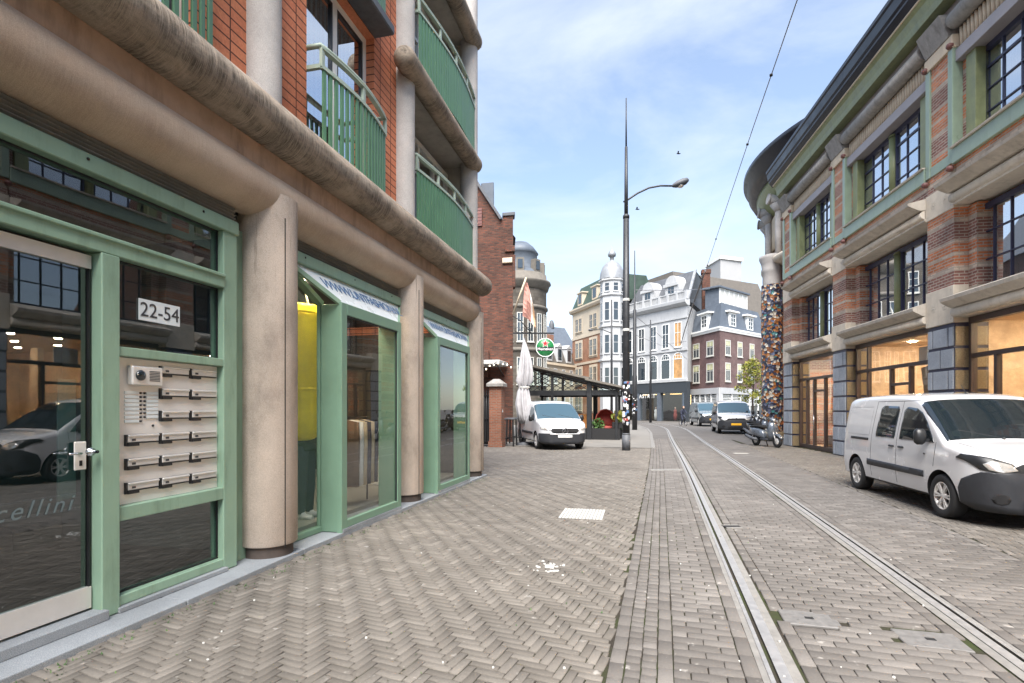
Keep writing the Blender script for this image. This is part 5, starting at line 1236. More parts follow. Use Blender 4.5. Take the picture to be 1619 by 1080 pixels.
for k in range(9):
    a = R(195+k*22); d = Vector((math.cos(a), math.sin(a), 0)); t_ = Vector((-d.y, d.x, 0))
    for (z0, z1) in ((8.6, 11.6), (4.2, 7.0)) + (((12.6, 14.0),) if k % 2 else ()):
        T = Matrix(((t_.x, d.x, 0, (c+d*2.83).x), (t_.y, d.y, 0, (c+d*2.83).y), (0,0,1,0), (0,0,0,1)))
        if z1-z0 > 1.5: win(T, sb, -.34, .34, z0, z1, 'window_cream', 'far_glass', 2, 3, fw=.07)
    if k % 2 == 0:
        m = MB(); q = c+d*2.35; m.beam(q+Vector((0,0,15.9)), q+Vector((0,0,17.3)), .8, .6, up=d); m.mat(1).beam(q+d*.32+Vector((0,0,16.2)), q+d*.32+Vector((0,0,17.1)), .5, .06, up=d); m.build('attic_window', [M['stone_dark'], M['far_glass']], sb)
A = at(740, 647, 56); A.z = 0; T, L = frame(A, c); m = MB(T); m.box(0, L-1.0, -9, .8, 0, 15.2); m.build('wing_wall', M['stone_ashlar'], sb); m = MB(T); m.prism([(.8,15.2),(-2.0,18.5),(-8,18.5),(-9,15.2)], 0, L-1.0, 'yz'); m.build('wing_roof', M['slate_blue'], sb)
for k in range(3):
    for (z0, z1) in ((8.6, 11.6), (4.2, 7.0), (12.4, 14.4)): T2 = T @ Matrix.Translation((0, .8, 0)); win(T2, sb, L-2.4-k*1.6, L-1.5-k*1.6, z0, z1, 'window_cream', 'far_glass', 2, 3)
# --- cream low building and the slate roof behind
A, B = at(858, 647, 80), at(909, 647, 88); T, L = frame(A, B); cb = thing('low_cream_building', 'low cream building with dark dormered mansard between stone tower and brick house', 'building', A)
m = MB(T); m.box(0, L, -8, 0, 0, 8.6); m.build('wall', M['cream_stucco'], cb); m = MB(T); m.box(-.1, L+.1, -.3, .3, 8.4, 8.75); m.build('cornice', M['sandstone'], cb)
m = MB(T); m.prism([(.0,8.75),(-1.0,11.6),(-7,12.2),(-8,8.75)], 0, L, 'yz'); m.build('mansard_roof', M['roof_brown'], cb)
for k in range(3):
    u = L*(.2+.3*k); m = MB(T); m.bbox(u-.75, u+.75, -1.2, .05, 9.0, 11.3, .03); m.prism([(u-.9,11.3),(u+.9,11.3),(u,11.9)], -1.2, .12, 'xz'); m.mat(1).box(u-.5, u+.5, .05, .08, 9.3, 11.0); m.build('dormer', [M['white_stucco'], M['far_glass']], cb)
for k in range(4): u = L*(.12+.25*k); win(T, cb, u-.45, u+.45, 5.6, 7.9, 'white_paint', 'far_glass'); win(T, cb, u-.45, u+.45, 1.6, 4.0, 'white_paint', 'far_glass')
A, B = at(840, 647, 100), at(915, 647, 106); T, L = frame(A, B); sr = thing('slate_roofed_building', 'broad plain grey slate roof rising behind the low cream building', 'building', A)
m = MB(T); m.box(0, L, -10, 0, 0, 12.5); m.build('wall', M['red_brick'], sr); m = MB(T); m.prism([(.2,12.5),(-4.5,18.2),(-10.2,12.5)], 0, L, 'yz'); m.build('roof', M['slate_blue'], sr)
m = MB(T); u = u_of(868, A, B); m.bbox(u-.9, u+.9, -1.5, .3, 12, 15.8, .03); m.build('chimney', M['red_brick'], sr); m = MB(T); u = u_of(894, A, B); m.lathe([(.5,17.8),(.55,18.6),(.3,19.4),(0,19.6)], (u, -4.5, 0), 10); m.build('roof_vent', M['slate_roof'], sr)
# --- brick and cream house with green roof
A, B = at(905, 647, 93), at(955, 647, 82); T, L = frame(A, B); bh = thing('banded_house', 'tall orange brick and cream house with green mansard roof beside the domed tower', 'building', A)
m = MB(T); m.box(0, L, -9, 0, 0, 13.6); m.build('brick_wall', M['orange_brick'], bh); m = MB(T); m.box(0, L, -9, 0, 13.6, 18.0); m.build('cream_wall', M['cream_stucco'], bh)
m = MB(T); m.prism([(-.2,17.9),(.35,18.0),(.55,18.35),(.55,18.6),(-.2,18.7)], -.3, L+.2, 'yz'); m.build('cornice', M['cream_stucco'], bh)
m = MB(T); m.prism([(.1,18.7),(-1.6,22.6),(-7.4,22.6),(-9,18.7)], 0, L, 'yz'); m.build('mansard_roof', M['roof_green'], bh)
m = MB(T)
for z0 in (13.4, 9.0, 4.6): m.box(-.02, L+.02, -.2, .10, z0, z0+.38)
m.build('stone_band', M['cream_stucco'], bh)
for k in range(2):
    u = L*(.27+.46*k); m = MB(T); m.bbox(u-.9, u+.9, -1.3, .05, 19.0, 21.0, .03); m.box(u-1.1, u+1.1, -1.3, .2, 21.0, 21.2); m.mat(1).box(u-.55, u+.55, .05, .09, 19.3, 20.8); m.build('dormer', [M['cream_stucco'], M['far_glass']], bh)
for k in range(4):
    u = L*(.15+.12*(k % 2)+.46*(k//2)+.02)
    for (z0, z1) in ((14.6, 16.8), (10.2, 12.8), (5.8, 8.4), (1.4, 4.0)):
        m = MB(T); m.bbox(u-.72, u+.72, .0, .06, z0-.35, z1+.35, .02); m.build('window_surround', M['cream_stucco'], bh); win(T @ Matrix.Translation((0, .06, 0)), bh, u-.58, u+.58, z0, z1, 'cream_stucco', 'far_glass', 2, 2, fw=.07)
# --- white domed tower
c = at(967.5, 647, 80); c.z = 0; tw = thing('domed_tower', 'slim white octagonal corner tower with a grey dome and lantern', 'tower', c)
m = MB(); m.lathe([(1.75,0),(1.75,20.6)], c, 8, smooth=False); m.build('shaft', M['white_stucco'], tw)
for z in (8.6, 13.6, 18.2, 20.4): m = MB(); m.lathe([(1.76,z),(1.98,z+.15),(1.98,z+.35),(1.76,z+.45)], c, 8, smooth=False); m.build('cornice', M['white_stucco'], tw)
m = MB(); m.lathe([(1.85,20.85),(1.75,21.8),(1.45,22.7),(.9,23.4),(.35,23.7),(.3,23.75)], c, 24); m.build('dome', M['lead_dome'], tw)
m = MB(); m.lathe([(.30,23.7),(.30,24.3),(.55,24.35),(.62,24.7),(.35,25.2),(.08,25.4),(.05,26.0),(0,26.0)], c, 14); m.build('lantern', M['lead_dome'], tw)
for k in range(8):
    a = R(22.5+45*k); d = Vector((math.cos(a), math.sin(a), 0)); t_ = Vector((-d.y, d.x, 0)); q = c+d*1.75*math.cos(R(22.5)); T = Matrix(((t_.x, d.x, 0, q.x), (t_.y, d.y, 0, q.y), (0,0,1,0), (0,0,0,1)))
    if d.dot(-Vector((c.x, c.y, 0)).normalized()) < -.1: continue
    for (z0, z1) in ((18.9, 20.2), (14.6, 17.4), (9.8, 12.6), (4.5, 7.8)): win(T, tw, -.42, .42, z0, z1, 'white_stucco', 'far_glass', 1, 2)
# --- white building with balustrade and black mansard
A, B = at(984, 647, 81), at(1087, 647, 70); T, L = frame(A, B); wb = thing('white_arcade_building', 'white building with arched windows, roof balustrade and dark mansard above a charcoal shop', 'building', A)
m = MB(T); m.prism([(0,0),(L,0),(L-13,-22),(-2,-22)], 5.3, 15.3); m.build('wall', M['white_stucco'], wb); m = MB(T); m.prism([(-.3,15.2),(.2,15.25),(.55,15.6),(.6,15.95),(-.3,16.0)], -.1, L+.12, 'yz'); m.build('cornice', M['white_stucco'], wb)
m = MB(T)
for u in [L*i/8 for i in range(9)]: m.box(u-.18, u+.18, .0, .35, 16.0, 17.2)
m.box(0, L, .05, .3, 16.98, 17.12); m.box(0, L, .05, .3, 16.0, 16.14)
n = 60
for i in range(n): u = L*(i+.5)/n; m.box(u-.06, u+.06, .1, .24, 16.14, 16.98)
m.build('balustrade', M['white_stucco'], wb)
m = MB(T); m.add([(0,-.3,16),(L-.2,-.3,16),(L-13,-21,16),(0,-21,16),(1.2,-2.6,20.3),(L-1.0,-2.6,20.3),(L-12,-19,20.3),(1.2,-19,20.3)], [(0,1,5,4),(1,2,6,5),(2,3,7,6),(3,0,4,7),(4,5,6,7),(0,3,2,1)]); m.build('mansard_roof', M['slate_roof'], wb)
m = MB(T); m.beam((L-.2,-.3,16.05), (L-1.0,-2.6,20.35), .35, .2); m.build('hip_flashing', M['lead_dome'], wb)
for px in (1023.5, 1060.5):
    u = u_of(px, A, B); m = MB(T); n = 12; r_ = 1.05; arc_ = [(u+r_*math.cos(R(180-k*15)), 18.6+r_*math.sin(R(180-k*15))) for k in range(13)]
    m.prism([(u-r_,16.1)]+arc_+[(u+r_,16.1)], -1.8, -.05, 'xz'); m.prism([(u-1.35,18.2),(u+1.35,18.2),(u+1.3,18.6),(u-1.3,18.6)], -.05, .12, 'xz'); m.mat(1); m.box(u-.5, u-.06, -.05, .0, 16.4, 18.1); m.box(u+.06, u+.5, -.05, .0, 16.4, 18.1); m.build('dormer', [M['white_stucco'], M['far_glass']], wb)
for i, px in enumerate((995, 1014.5, 1033, 1052.5, 1072)):
    u = u_of(px, A, B); hw = .64; amb = i == 4
    win(T, wb, u-hw, u+hw, 9.9, 13.2, 'white_paint', 'amber_painted_light' if amb else 'far_glass', 2, 2); win(T, wb, u-.86, u+.86, 5.75, 9.2, 'white_paint', 'amber_painted_light' if amb else 'far_glass', arch=True, fw=.10)  # amber panes carry the orange reflection in their colour
m = MB(T); m.box(-.05, L, -.1, .14, 9.35, 9.6); m.box(-.05, L, -.1, .12, 13.6, 13.8); m.box(-.05, L, -.1, .2, 5.30, 5.62); m.build('string_course', M['white_stucco'], wb)
m = MB(T); m.box(-.02, L+.02, -.5, .12, 3.9, 5.29); m.box(L-.5, L+.02, -.5, .1, 0, 3.9); fa = m.build('shop_fascia', M['charcoal_fascia'], wb)
m = MB(T); ux = u_of(1042, A, B); m.box(ux-.3, ux+.3, -.5, .11, 0, 3.9); ux = u_of(1010, A, B); m.box(ux-.2, ux+.2, -.5, .11, 0, 3.9); m.build('shop_pillar', M['slate_blue'], wb)
m = MB(T); m.box(0, L-.5, -.20, -.18, .15, 3.9); m.box(0, L, -.3, .0, 0, .15); m.build('shop_pane', M['glass_shop'], wb)
m = MB(T); m.prism([(0,-5),(L-3,-5),(L-13,-22),(0,-22)], 0, 5.25); m.box(0, .1, -5, -.4, 0, 5.2); m.build('shop_wall', M['dark_room'], wb)
m = MB(T); u1 = u_of(1071, A, B); m.box(u1-.5, u1+.5, -2.6, -2.5, .2, 3.85); m.build('lit_panel', M['shop_lamp_dim'] if 'shop_lamp_dim' in M else M['amber_painted_light'], wb)
for f in (.2, .45, .7): m = MB(T); m.box(L*f-.8, L*f+.8, -2.2, -1.6, 3.7, 3.78); m.build('ceiling_lamp', M['shop_lamp_dim'], wb)
xv = Vector((T[0][0], T[1][0], 0)); ov = Vector((T[0][1], T[1][1], 0)); q = A+xv*u_of(1024.5, A, B)+ov*.17; text_mesh('ASTRET', .78, 'lettering', M['sign_white'], fa, Vector((q.x, q.y, 3.45)), xv, (0,0,1), .05, 0, 1.25)
for i, (px, lab, top, dz) in enumerate(((1029.5, 'white dressed shop dummy in the window under the white letters', 'white_cloth', 0), (1060, 'reddish dressed shop dummy standing in the bright doorway', 'red_cushion', 0))):
    q = A+xv*u_of(px, A, B)-ov*.9; q.z = .1; t = thing('mannequin', lab, 'mannequin', q); m = MB(); m.tube([q+Vector((0,0,z)) for z in (.0, .9, 1.0, 1.35, 1.5, 1.55)], [.2, .26, .18, .22, .14, .07], 12); m.build('dress', M[top], t); m = MB(); m.lathe([(0,1.55),(.1,1.6),(.12,1.72),(.09,1.82),(0,1.85)], q-Vector((0,0,q.z-.1)), 12); m.build('head', M['skin'], t)
# --- purple brick corner house with blue mansard
A2, B2 = at(1086, 647, 73.5), at(1138, 647, 66); C2 = B2+(RT*.766+FW*.643)*13.0
ph_ = thing('corner_brick_house', 'purple brown brick corner house with cream sash windows and blue slate mansard', 'building', B2)
Bc = Vector((B2.x, B2.y, 0)); Ac = Vector((A2.x, A2.y, 0)); Cc = Vector((C2.x, C2.y, 0)); Dc = Ac+(Cc-Bc)
def ring(pts, z0, z1, inset0, inset1, m):
    ce = sum(pts, Vector())/len(pts); V = []
    for z, ins in ((z0, inset0), (z1, inset1)):
        for p_ in pts: d = ce-p_; V.append(p_+d.normalized()*ins+Vector((0,0,z)))
    n = len(pts); m.add(V, [(i, (i+1) % n, n+(i+1) % n, n+i) for i in range(n)]+[tuple(range(n, 2*n)), tuple(reversed(range(n)))])
Q = [Ac, Bc, Cc, Dc]
m = MB(); ring(Q, 3.9, 11.3, 0, 0, m); m.build('brick_wall', M['purple_brick'], ph_)
m = MB(); ring(Q, 11.3, 11.6, -.2, -.3, m); ring(Q, 11.6, 11.8, -.4, -.4, m); m.build('cornice', M['white_paint'], ph_)
m = MB(); ring(Q, 11.8, 15.0, .15, 1.5, m); m.build('mansard_roof', M['slate_blue'], ph_)
T1, L1 = frame(A2, B2); T2, L2 = frame(B2, C2)
for T_, L_, A_, B_, pxs in ((T1, L1, A2, B2, (1101, 1123)), (T2, L2, B2, C2, (1150.5, 1169.5, 1188.5))):
    for px in pxs:
        u = u_of(px, A_, B_)
        hwn = .78 if T_ is T1 else .62
        for (z0, z1) in ((8.35, 10.3), (5.1, 7.45)):
            f = win(T_, ph_, u-hwn, u+hwn, z0, z1, 'window_cream', 'far_glass', 2, 2, fw=.12)
            m = MB(T_); m.box(u-hwn+.16, u+hwn-.16, .0205, .035, z0+(z1-z0)*.64, z1-.12); m.build('upper_light', M['yellow_light'], f)
    for px in ((1112,) if T_ is T1 else (1160.5, 1188)):
        ud = u_of(px, A_, B_); m = MB(T_); m.bbox(ud-.85, ud+.85, -1.6, -.15, 11.9, 13.9, .03); m.bbox(ud-1.3, ud+1.3, -1.6, .15, 13.9, 14.1, .02); m.build('dormer', M['white_paint'], ph_); win(T_ @ Matrix.Translation((0,-.15,0)), ph_, ud-.65, ud+.65, 12.15, 13.75, 'white_paint', 'far_glass', 2, 3, sill=False)
    m = MB(T_); m.box(0, L_, -.3, .12, 3.55, 4.3); m.box(0, .5, -.3, .1, 0, 3.55); m.box(L_-.5, L_, -.3, .1, 0, 3.55); m.box(.5, L_-.5, -.3, .1, 0, .5); m.build('shop_front', M['white_stucco'], ph_)
    m = MB(T_); m.box(.5, L_-.5, -.15, -.12, .5, 3.55)
    m.build('shop_pane', M['far_glass'], ph_)
    m = MB(T_)
    for k in range(5):
        for j in range(6): u0 = .6+(L_-1.2)*k/5; m.box(u0+.06, u0+(L_-1.2)/5-.06, -.119, -.07, 2.35+j*.19, 2.42+j*.19)
    for k in range(6): u0 = .6+(L_-1.2)*k/5; m.box(u0-.05, u0+.05, -.119, .05, .5, 3.54)
    m.box(.5, L_-.5, -.119, .05, 2.15, 2.25); m.build('shop_bars', M['white_paint'], ph_)
m = MB(T1); u = u_of(1097, A2, B2); m.box(u-.7, u+.3, -.119, -.06, .6, 2.1); m.build('lit_window', M['amber_painted_light'], ph_)
m = MB(T1); m.box(.25, .45, .1, .9, 1.9, 3.9); m.build('blade_sign', M['sign_blue'], ph_)
m = MB(T2); no = Vector((T2[0][1], T2[1][1], 0))*-2.0; u0, u1 = u_of(1137, B2+no, C2+no), u_of(1181, B2+no, C2+no); m.bbox(u0, u1, -4.0, -2.0, 14.0, 17.4, .03); m.bbox(u0-.4, u1+.3, -4.2, -1.7, 17.4, 17.65, .03); pt_ = m.build('penthouse', M['slate_blue'], ph_)
m = MB(T2)
for k in range(7): u = u0+.1+(u1-u0-.2)*k/6; m.box(u-.09, u+.09, -2.0, -1.93, 15.1, 17.55)
m.box(u0, u1, -2.0, -1.94, 14.95, 15.15); m.box(u0, u1, -2.0, -1.94, 17.3, 17.55); m.build('window_frame', M['white_paint'], pt_)
m = MB(T2); m.box(u0+.1, u1-.1, -1.975, -1.96, 15.1, 17.5); m.build('pane', M['curtain_dim'], pt_)
q = at(1116, 647, 73); m = MB(); m.box(q.x-.5, q.x+.5, q.y-.5, q.y+.5, 11, 20.3); m.box(q.x-.6, q.x+.6, q.y-.6, q.y+.6, 20.0, 20.5); m.build('chimney', M['old_brick'], ph_)
A, B = at(1072, 647, 86), at(1220, 647, 94); T, L = frame(A, B); dk = thing('dark_roofed_building', 'broad dark mansard roof behind the purple brick corner house', 'building', A)
m = MB(T); m.box(0, L, -12, 0, 0, 17.5); m.build('wall', M['red_brick'], dk); m = MB(T); m.add([(0,.2,17.5),(L,.2,17.5),(L,-12,17.5),(0,-12,17.5),(1.0,-2.5,24.4),(L-.5,-2.5,24.0),(L-.5,-9,24.0),(1.0,-9,24.4)], [(0,1,5,4),(1,2,6,5),(2,3,7,6),(3,0,4,7),(4,5,6,7),(0,3,2,1)]); m.build('mansard_roof', M['roof_brown'], dk)
# --- plain grey block behind
A, B, = at(1117, 647, 106), at(1139, 647, 100); C = B+(RT*.9+FW*.35)*5.2; gk = thing('grey_block', 'plain pale grey flat roofed block rising behind the mansard roofs', 'building', B)
Q = [Vector((p_.x, p_.y, 0)) for p_ in (A, B, C)]; Q.append(Q[0]+Q[2]-Q[1]); m = MB(); ring(Q, 0, 29.6, 0, 0, m); m.build('wall', M['grey_block'], gk); m = MB(); ring(Q, 29.6, 30.2, -.35, -.35, m); m.build('roof_edge', M['white_paint'], gk)
# --- young street tree
c = at(1190, 647, 51); c.z = 0; tr = thing('street_tree', 'young yellow green street tree in front of the brick corner house', 'tree', c)
m = MB(); m.tube([c, c+Vector((.05,0,1.2)), c+Vector((0,.05,2.6)), c+Vector((.1,0,4.2)), c+Vector((.05,.05,6.3))], [.11,.09,.075,.05,.015], 8)
rnd = random.Random(5); tips = []
for k in range(16):
    z = 1.9+k*.26; a = k*2.4; ln = 1.25*(1-abs(z-3.2)/4.2); e = c+Vector((math.cos(a)*ln, math.sin(a)*ln, z+.55*ln)); m.tube([c+Vector((.04,0,z)), c.lerp(e, .5)+Vector((0,0,z*.5-.05)), e], [.03,.02,.008], 5); tips.append(e)
m.build('trunk', M['bark'], tr); m = MB()
for i, e in enumerate(tips):
    leafball(m, e, .50+.15*rnd.random(), .42, 95, .11, seed=i+20); leafball(m, c.lerp(e, .55)+Vector((0,0,(e.z)*.45-.1)), .35, .35, 40, .10, seed=i+60)
leafball(m, c+Vector((0,0,6.2)), .35, .6, 80, .10, seed=99); m.build('crown', M['leaf_yellowgreen'], tr, recalc=False)
# ================================================================== VEHICLES
def lerp_tab(tab, x):
    """smooth interpolation with limited slopes (no overshoot)"""
    if x <= tab[0][0]: return tab[0][1]
    if x >= tab[-1][0]: return tab[-1][1]
    n = len(tab); dl = [(tab[i+1][1]-tab[i][1])/(tab[i+1][0]-tab[i][0]) for i in range(n-1)]
    def slope(i):
        if i == 0: return dl[0]
        if i == n-1: return dl[-1]
        a, b = dl[i-1], dl[i]; return 0 if a*b <= 0 else 2*a*b/(a+b)
    for i in range(n-1):
        if x <= tab[i+1][0]:
            h = tab[i+1][0]-tab[i][0]; u = (x-tab[i][0])/h
            return (2*u**3-3*u*u+1)*tab[i][1]+(u**3-2*u*u+u)*h*slope(i)+(-2*u**3+3*u*u)*tab[i+1][1]+(u**3-u*u)*h*slope(i+1)
TOP = [(-2.16,1.60),(-2.13,1.70),(-2.05,1.755),(-1.85,1.79),(-1.2,1.815),(-.5,1.82),(.1,1.805),(.42,1.775),(.62,1.715),(.80,1.61),(1.05,1.44),(1.30,1.255),(1.47,1.125),(1.52,1.095),(1.62,1.075),(1.80,1.045),(1.98,1.0),(2.10,.955),(2.18,.90),(2.23,.83),(2.27,.74),(2.29,.66)]
WID = [(-2.16,.80),(-2.13,.855),(-2.06,.893),(-1.9,.908),(-1.4,.915),(1.5,.915),(1.75,.905),(1.92,.885),(2.05,.845),(2.15,.785),(2.22,.71),(2.27,.61),(2.29,.50)]
def van_surface():
    xs = [-2.16,-2.15,-2.13,-2.10,-2.06,-2.01]+[-1.95+i*.055 for i in range(70)]+[1.94,1.99,2.04,2.08,2.12,2.155,2.185,2.21,2.235,2.255,2.27,2.282,2.29]; xs = sorted(set(round(x, 4) for x in xs if -2.16 <= x <= 2.29)); xs = [x for i, x in enumerate(xs) if i == 0 or x-xs[i-1] > .006]
    rings = []
    for x in xs:
        zt = lerp_tab(TOP, x); w = lerp_tab(WID, x); zb = .24 if x < 1.9 else .24-.02
        crown = .028
        def yz(z): 
            z0 = .62
            if z < z0: return w*(1-.055*((z0-z)/.38)**2)
            if z < 1.0: return w*(1-.018*((z-z0)/.38)**2)
            return w*(.982-.165*((z-1.0)/.8)**1.25)
        zs_ = zt-.085; half = [(0, zb), (w*.55, zb), (w*.86, zb+.005), (yz(.30), .30)]
        zz = [.36,.44,.52,.60,.68,.76,.84,.90,.96,1.02,1.08,1.16,1.24,1.32,1.40,1.48,1.56,1.62,1.68,1.72]
        for i, z in enumerate(zz):
            f = z if zs_ >= 1.72 else .30+(zs_-.30)*(i+1)/len(zz); half.append((yz(f), f))
        ye = half[-1][0]
        half += [(ye-.012, zs_+.030),(ye-.040, zs_+.056),(ye-.085, zs_+.074),(ye-.16, zs_+.085),(ye*.62, zt+crown*.55),(ye*.32, zt+crown*.9),(0, zt+crown)]
        full = half+[(-y, z) for (y, z) in reversed(half[1:-1])]; rings.append([(x, y, z) for (y, z) in full])
    n = len(rings[0]); V = [p for r_ in rings for p in r_]; F = []
    for i in range(len(rings)-1):
        for k in range(n): F.append((i*n+k, i*n+(k+1) % n, (i+1)*n+(k+1) % n, (i+1)*n+k))
    F.append(tuple(reversed(range(n)))); F.append(tuple(range((len(rings)-1)*n, len(rings)*n)))
    me = bpy.data.meshes.new('tmp'); me.from_pydata(V, [], F); bm = bmesh.new(); bm.from_mesh(me); bmesh.ops.recalc_face_normals(bm, faces=bm.faces); bm.to_mesh(me); bm.free(); return me
VS = van_surface()
def patch(name, poly, axis, mat, parent, off=.005, filt=None, extra=(), thick=0.0, mirror=False):
    """cut a panel out of the body surface along a convex outline (axis 'y': outline in x,z seen from the side; 'x': outline in y,z seen from ahead; 'z': x,y from above)"""
    obs = []
    for sgn in ((1, -1) if mirror else (1,)):
        bm = bmesh.new(); bm.from_mesh(VS); n = len(poly); ar = sum(poly[i][0]*poly[(i+1) % n][1]-poly[(i+1) % n][0]*poly[i][1] for i in range(n))
        pl = []
        for i in range(n):
            a, b = poly[i], poly[(i+1) % n]; nx, ny = (b[1]-a[1]), -(b[0]-a[0])
            if ar < 0: nx, ny = -nx, -ny
            pl.append(((a[0], 0, a[1]), (nx, 0, ny)) if axis == 'y' else (((0, a[0]*sgn, a[1]), (0, nx*sgn, ny)) if axis == 'x' else ((a[0], a[1]*sgn, 0), (nx, ny*sgn, 0))))
        pl += [(c_, n_) for (c_, n_) in extra]
        bm.normal_update()
        kill = [f for f in bm.faces if filt and not filt(f.normal, sgn, f.calc_center_median())]
        bmesh.ops.delete(bm, geom=kill, context='FACES')
        for co, no in pl:
            bmesh.ops.bisect_plane(bm, geom=bm.verts[:]+bm.edges[:]+bm.faces[:], plane_co=co, plane_no=no, clear_outer=True)
        bm.normal_update()
        nv = [(v, v.normal.copy()) for v in bm.verts]
        for v, nn in nv: v.co += nn*off
        me = bpy.data.meshes.new(name); bm.to_mesh(me); bm.free()
        me.materials.append(mat); me.polygons.foreach_set('use_smooth', [True]*len(me.polygons))
        o = bpy.data.objects.new(name, me); COL.objects.link(o); o.parent = parent
        md = o.modifiers.new('t', 'SOLIDIFY'); md.thickness = off+.003 if not thick else thick; md.offset = -1; obs.append(o)
    return obs
side = lambda n_, s_, c_: n_.y*s_ > .45
front = lambda n_, s_, c_: n_.x > .12 and n_.z < .9
def cyl_cut(me, cuts):
    o = bpy.data.objects.new('body', me); COL.objects.link(o); tmp = []
    for (x, y0, y1, r_) in cuts:
        m = MB(); m.lathe([(0,y0),(r_,y0),(r_,y1),(0,y1)], (x,0,.315), 36, 'y', smooth=False); c_ = m.build('cutter', M['black_matte']); tmp.append(c_)
        md = o.modifiers.new('cut', 'BOOLEAN'); md.operation = 'DIFFERENCE'; md.object = c_; md.solver = 'EXACT'
    dg = bpy.context.evaluated_depsgraph_get(); me2 = bpy.data.meshes.new_from_object(o.evaluated_get(dg)); bpy.data.objects.remove(o)
    for c_ in tmp: bpy.data.objects.remove(c_)
    return me2
VBODY = None
def van_body(mat, parent):
    global VBODY
    if VBODY is None:
        me = VS.copy(); me.materials.clear()
        VBODY = cyl_cut(me, [(x, y0, y1, .375) for x in (1.44, -1.44) for (y0, y1) in ((.58, 1.1), (-1.1, -.58))])
    me = VBODY.copy(); me.name = 'body'; me.materials.clear(); me.materials.append(mat); me.materials.append(M['black_matte'])
    bm = bmesh.new(); bm.from_mesh(me)
    for f in bm.faces:
        c_ = f.calc_center_median(); f.smooth = True
        inwell = any(math.hypot(c_.x-x, c_.z-.315) < .378 for x in (1.44, -1.44)) and .5 < abs(c_.y) < .91
        f.material_index = 1 if (inwell and (abs(f.normal.y) < .5 or abs(c_.y) < .62)) or c_.z < .245 else 0
    bm.to_mesh(me); bm.free()
    try: me.set_sharp_from_angle(angle=R(38))
    except Exception: pass
    o = bpy.data.objects.new('body', me); COL.objects.link(o); o.parent = parent; return o
def local(m, name, mats, parent, **k): return m.build(name, [M[x] for x in (mats if isinstance(mats, (list, tuple)) else [mats])], parent, world=False, **k)
def wheel(x, y, sgn, parent, rim='aluminium', steer=0.0):
    r_ = .315; w = MB(); yo = y
    w.lathe([(.19,-.10),(.285,-.105),(.305,-.09),(.315,-.06),(.315,.06),(.305,.09),(.285,.105),(.20,.095),(.19,.08)], (0,0,0), 36, 'y')
    T = Matrix.Translation((x, y, r_)) @ Matrix.Rotation(steer, 4, 'Z') @ Matrix.Diagonal((1, sgn, 1, 1))
    w.v = [T @ v for v in w.v]; o = local(w, 'wheel', 'rubber', parent)
    m = MB(); m.lathe([(.19,.02),(.205,.085),(.195,.097),(.18,.088),(.175,.0)], (0,0,0), 36, 'y'); m.lathe([(0,.085),(.035,.09),(.055,.075),(.06,.05)], (0,0,0), 16, 'y')
    for k in range(6):
        for d_ in (-.13, .13):
            a = 2*math.pi*k/6+d_; b_ = 2*math.pi*k/6+d_*.8; m.beam((.04*math.cos(b_), .075, .04*math.sin(b_)), (.185*math.cos(a), .083, .185*math.sin(a)), .020, .028, up=(0,1,0))
    m.mat(1).lathe([(0,.0),(.18,.0),(.18,.01),(0,.01)], (0,0,0), 24, 'y'); m.v = [T @ v for v in m.v]; local(m, 'rim', [rim, 'black_matte'], o)
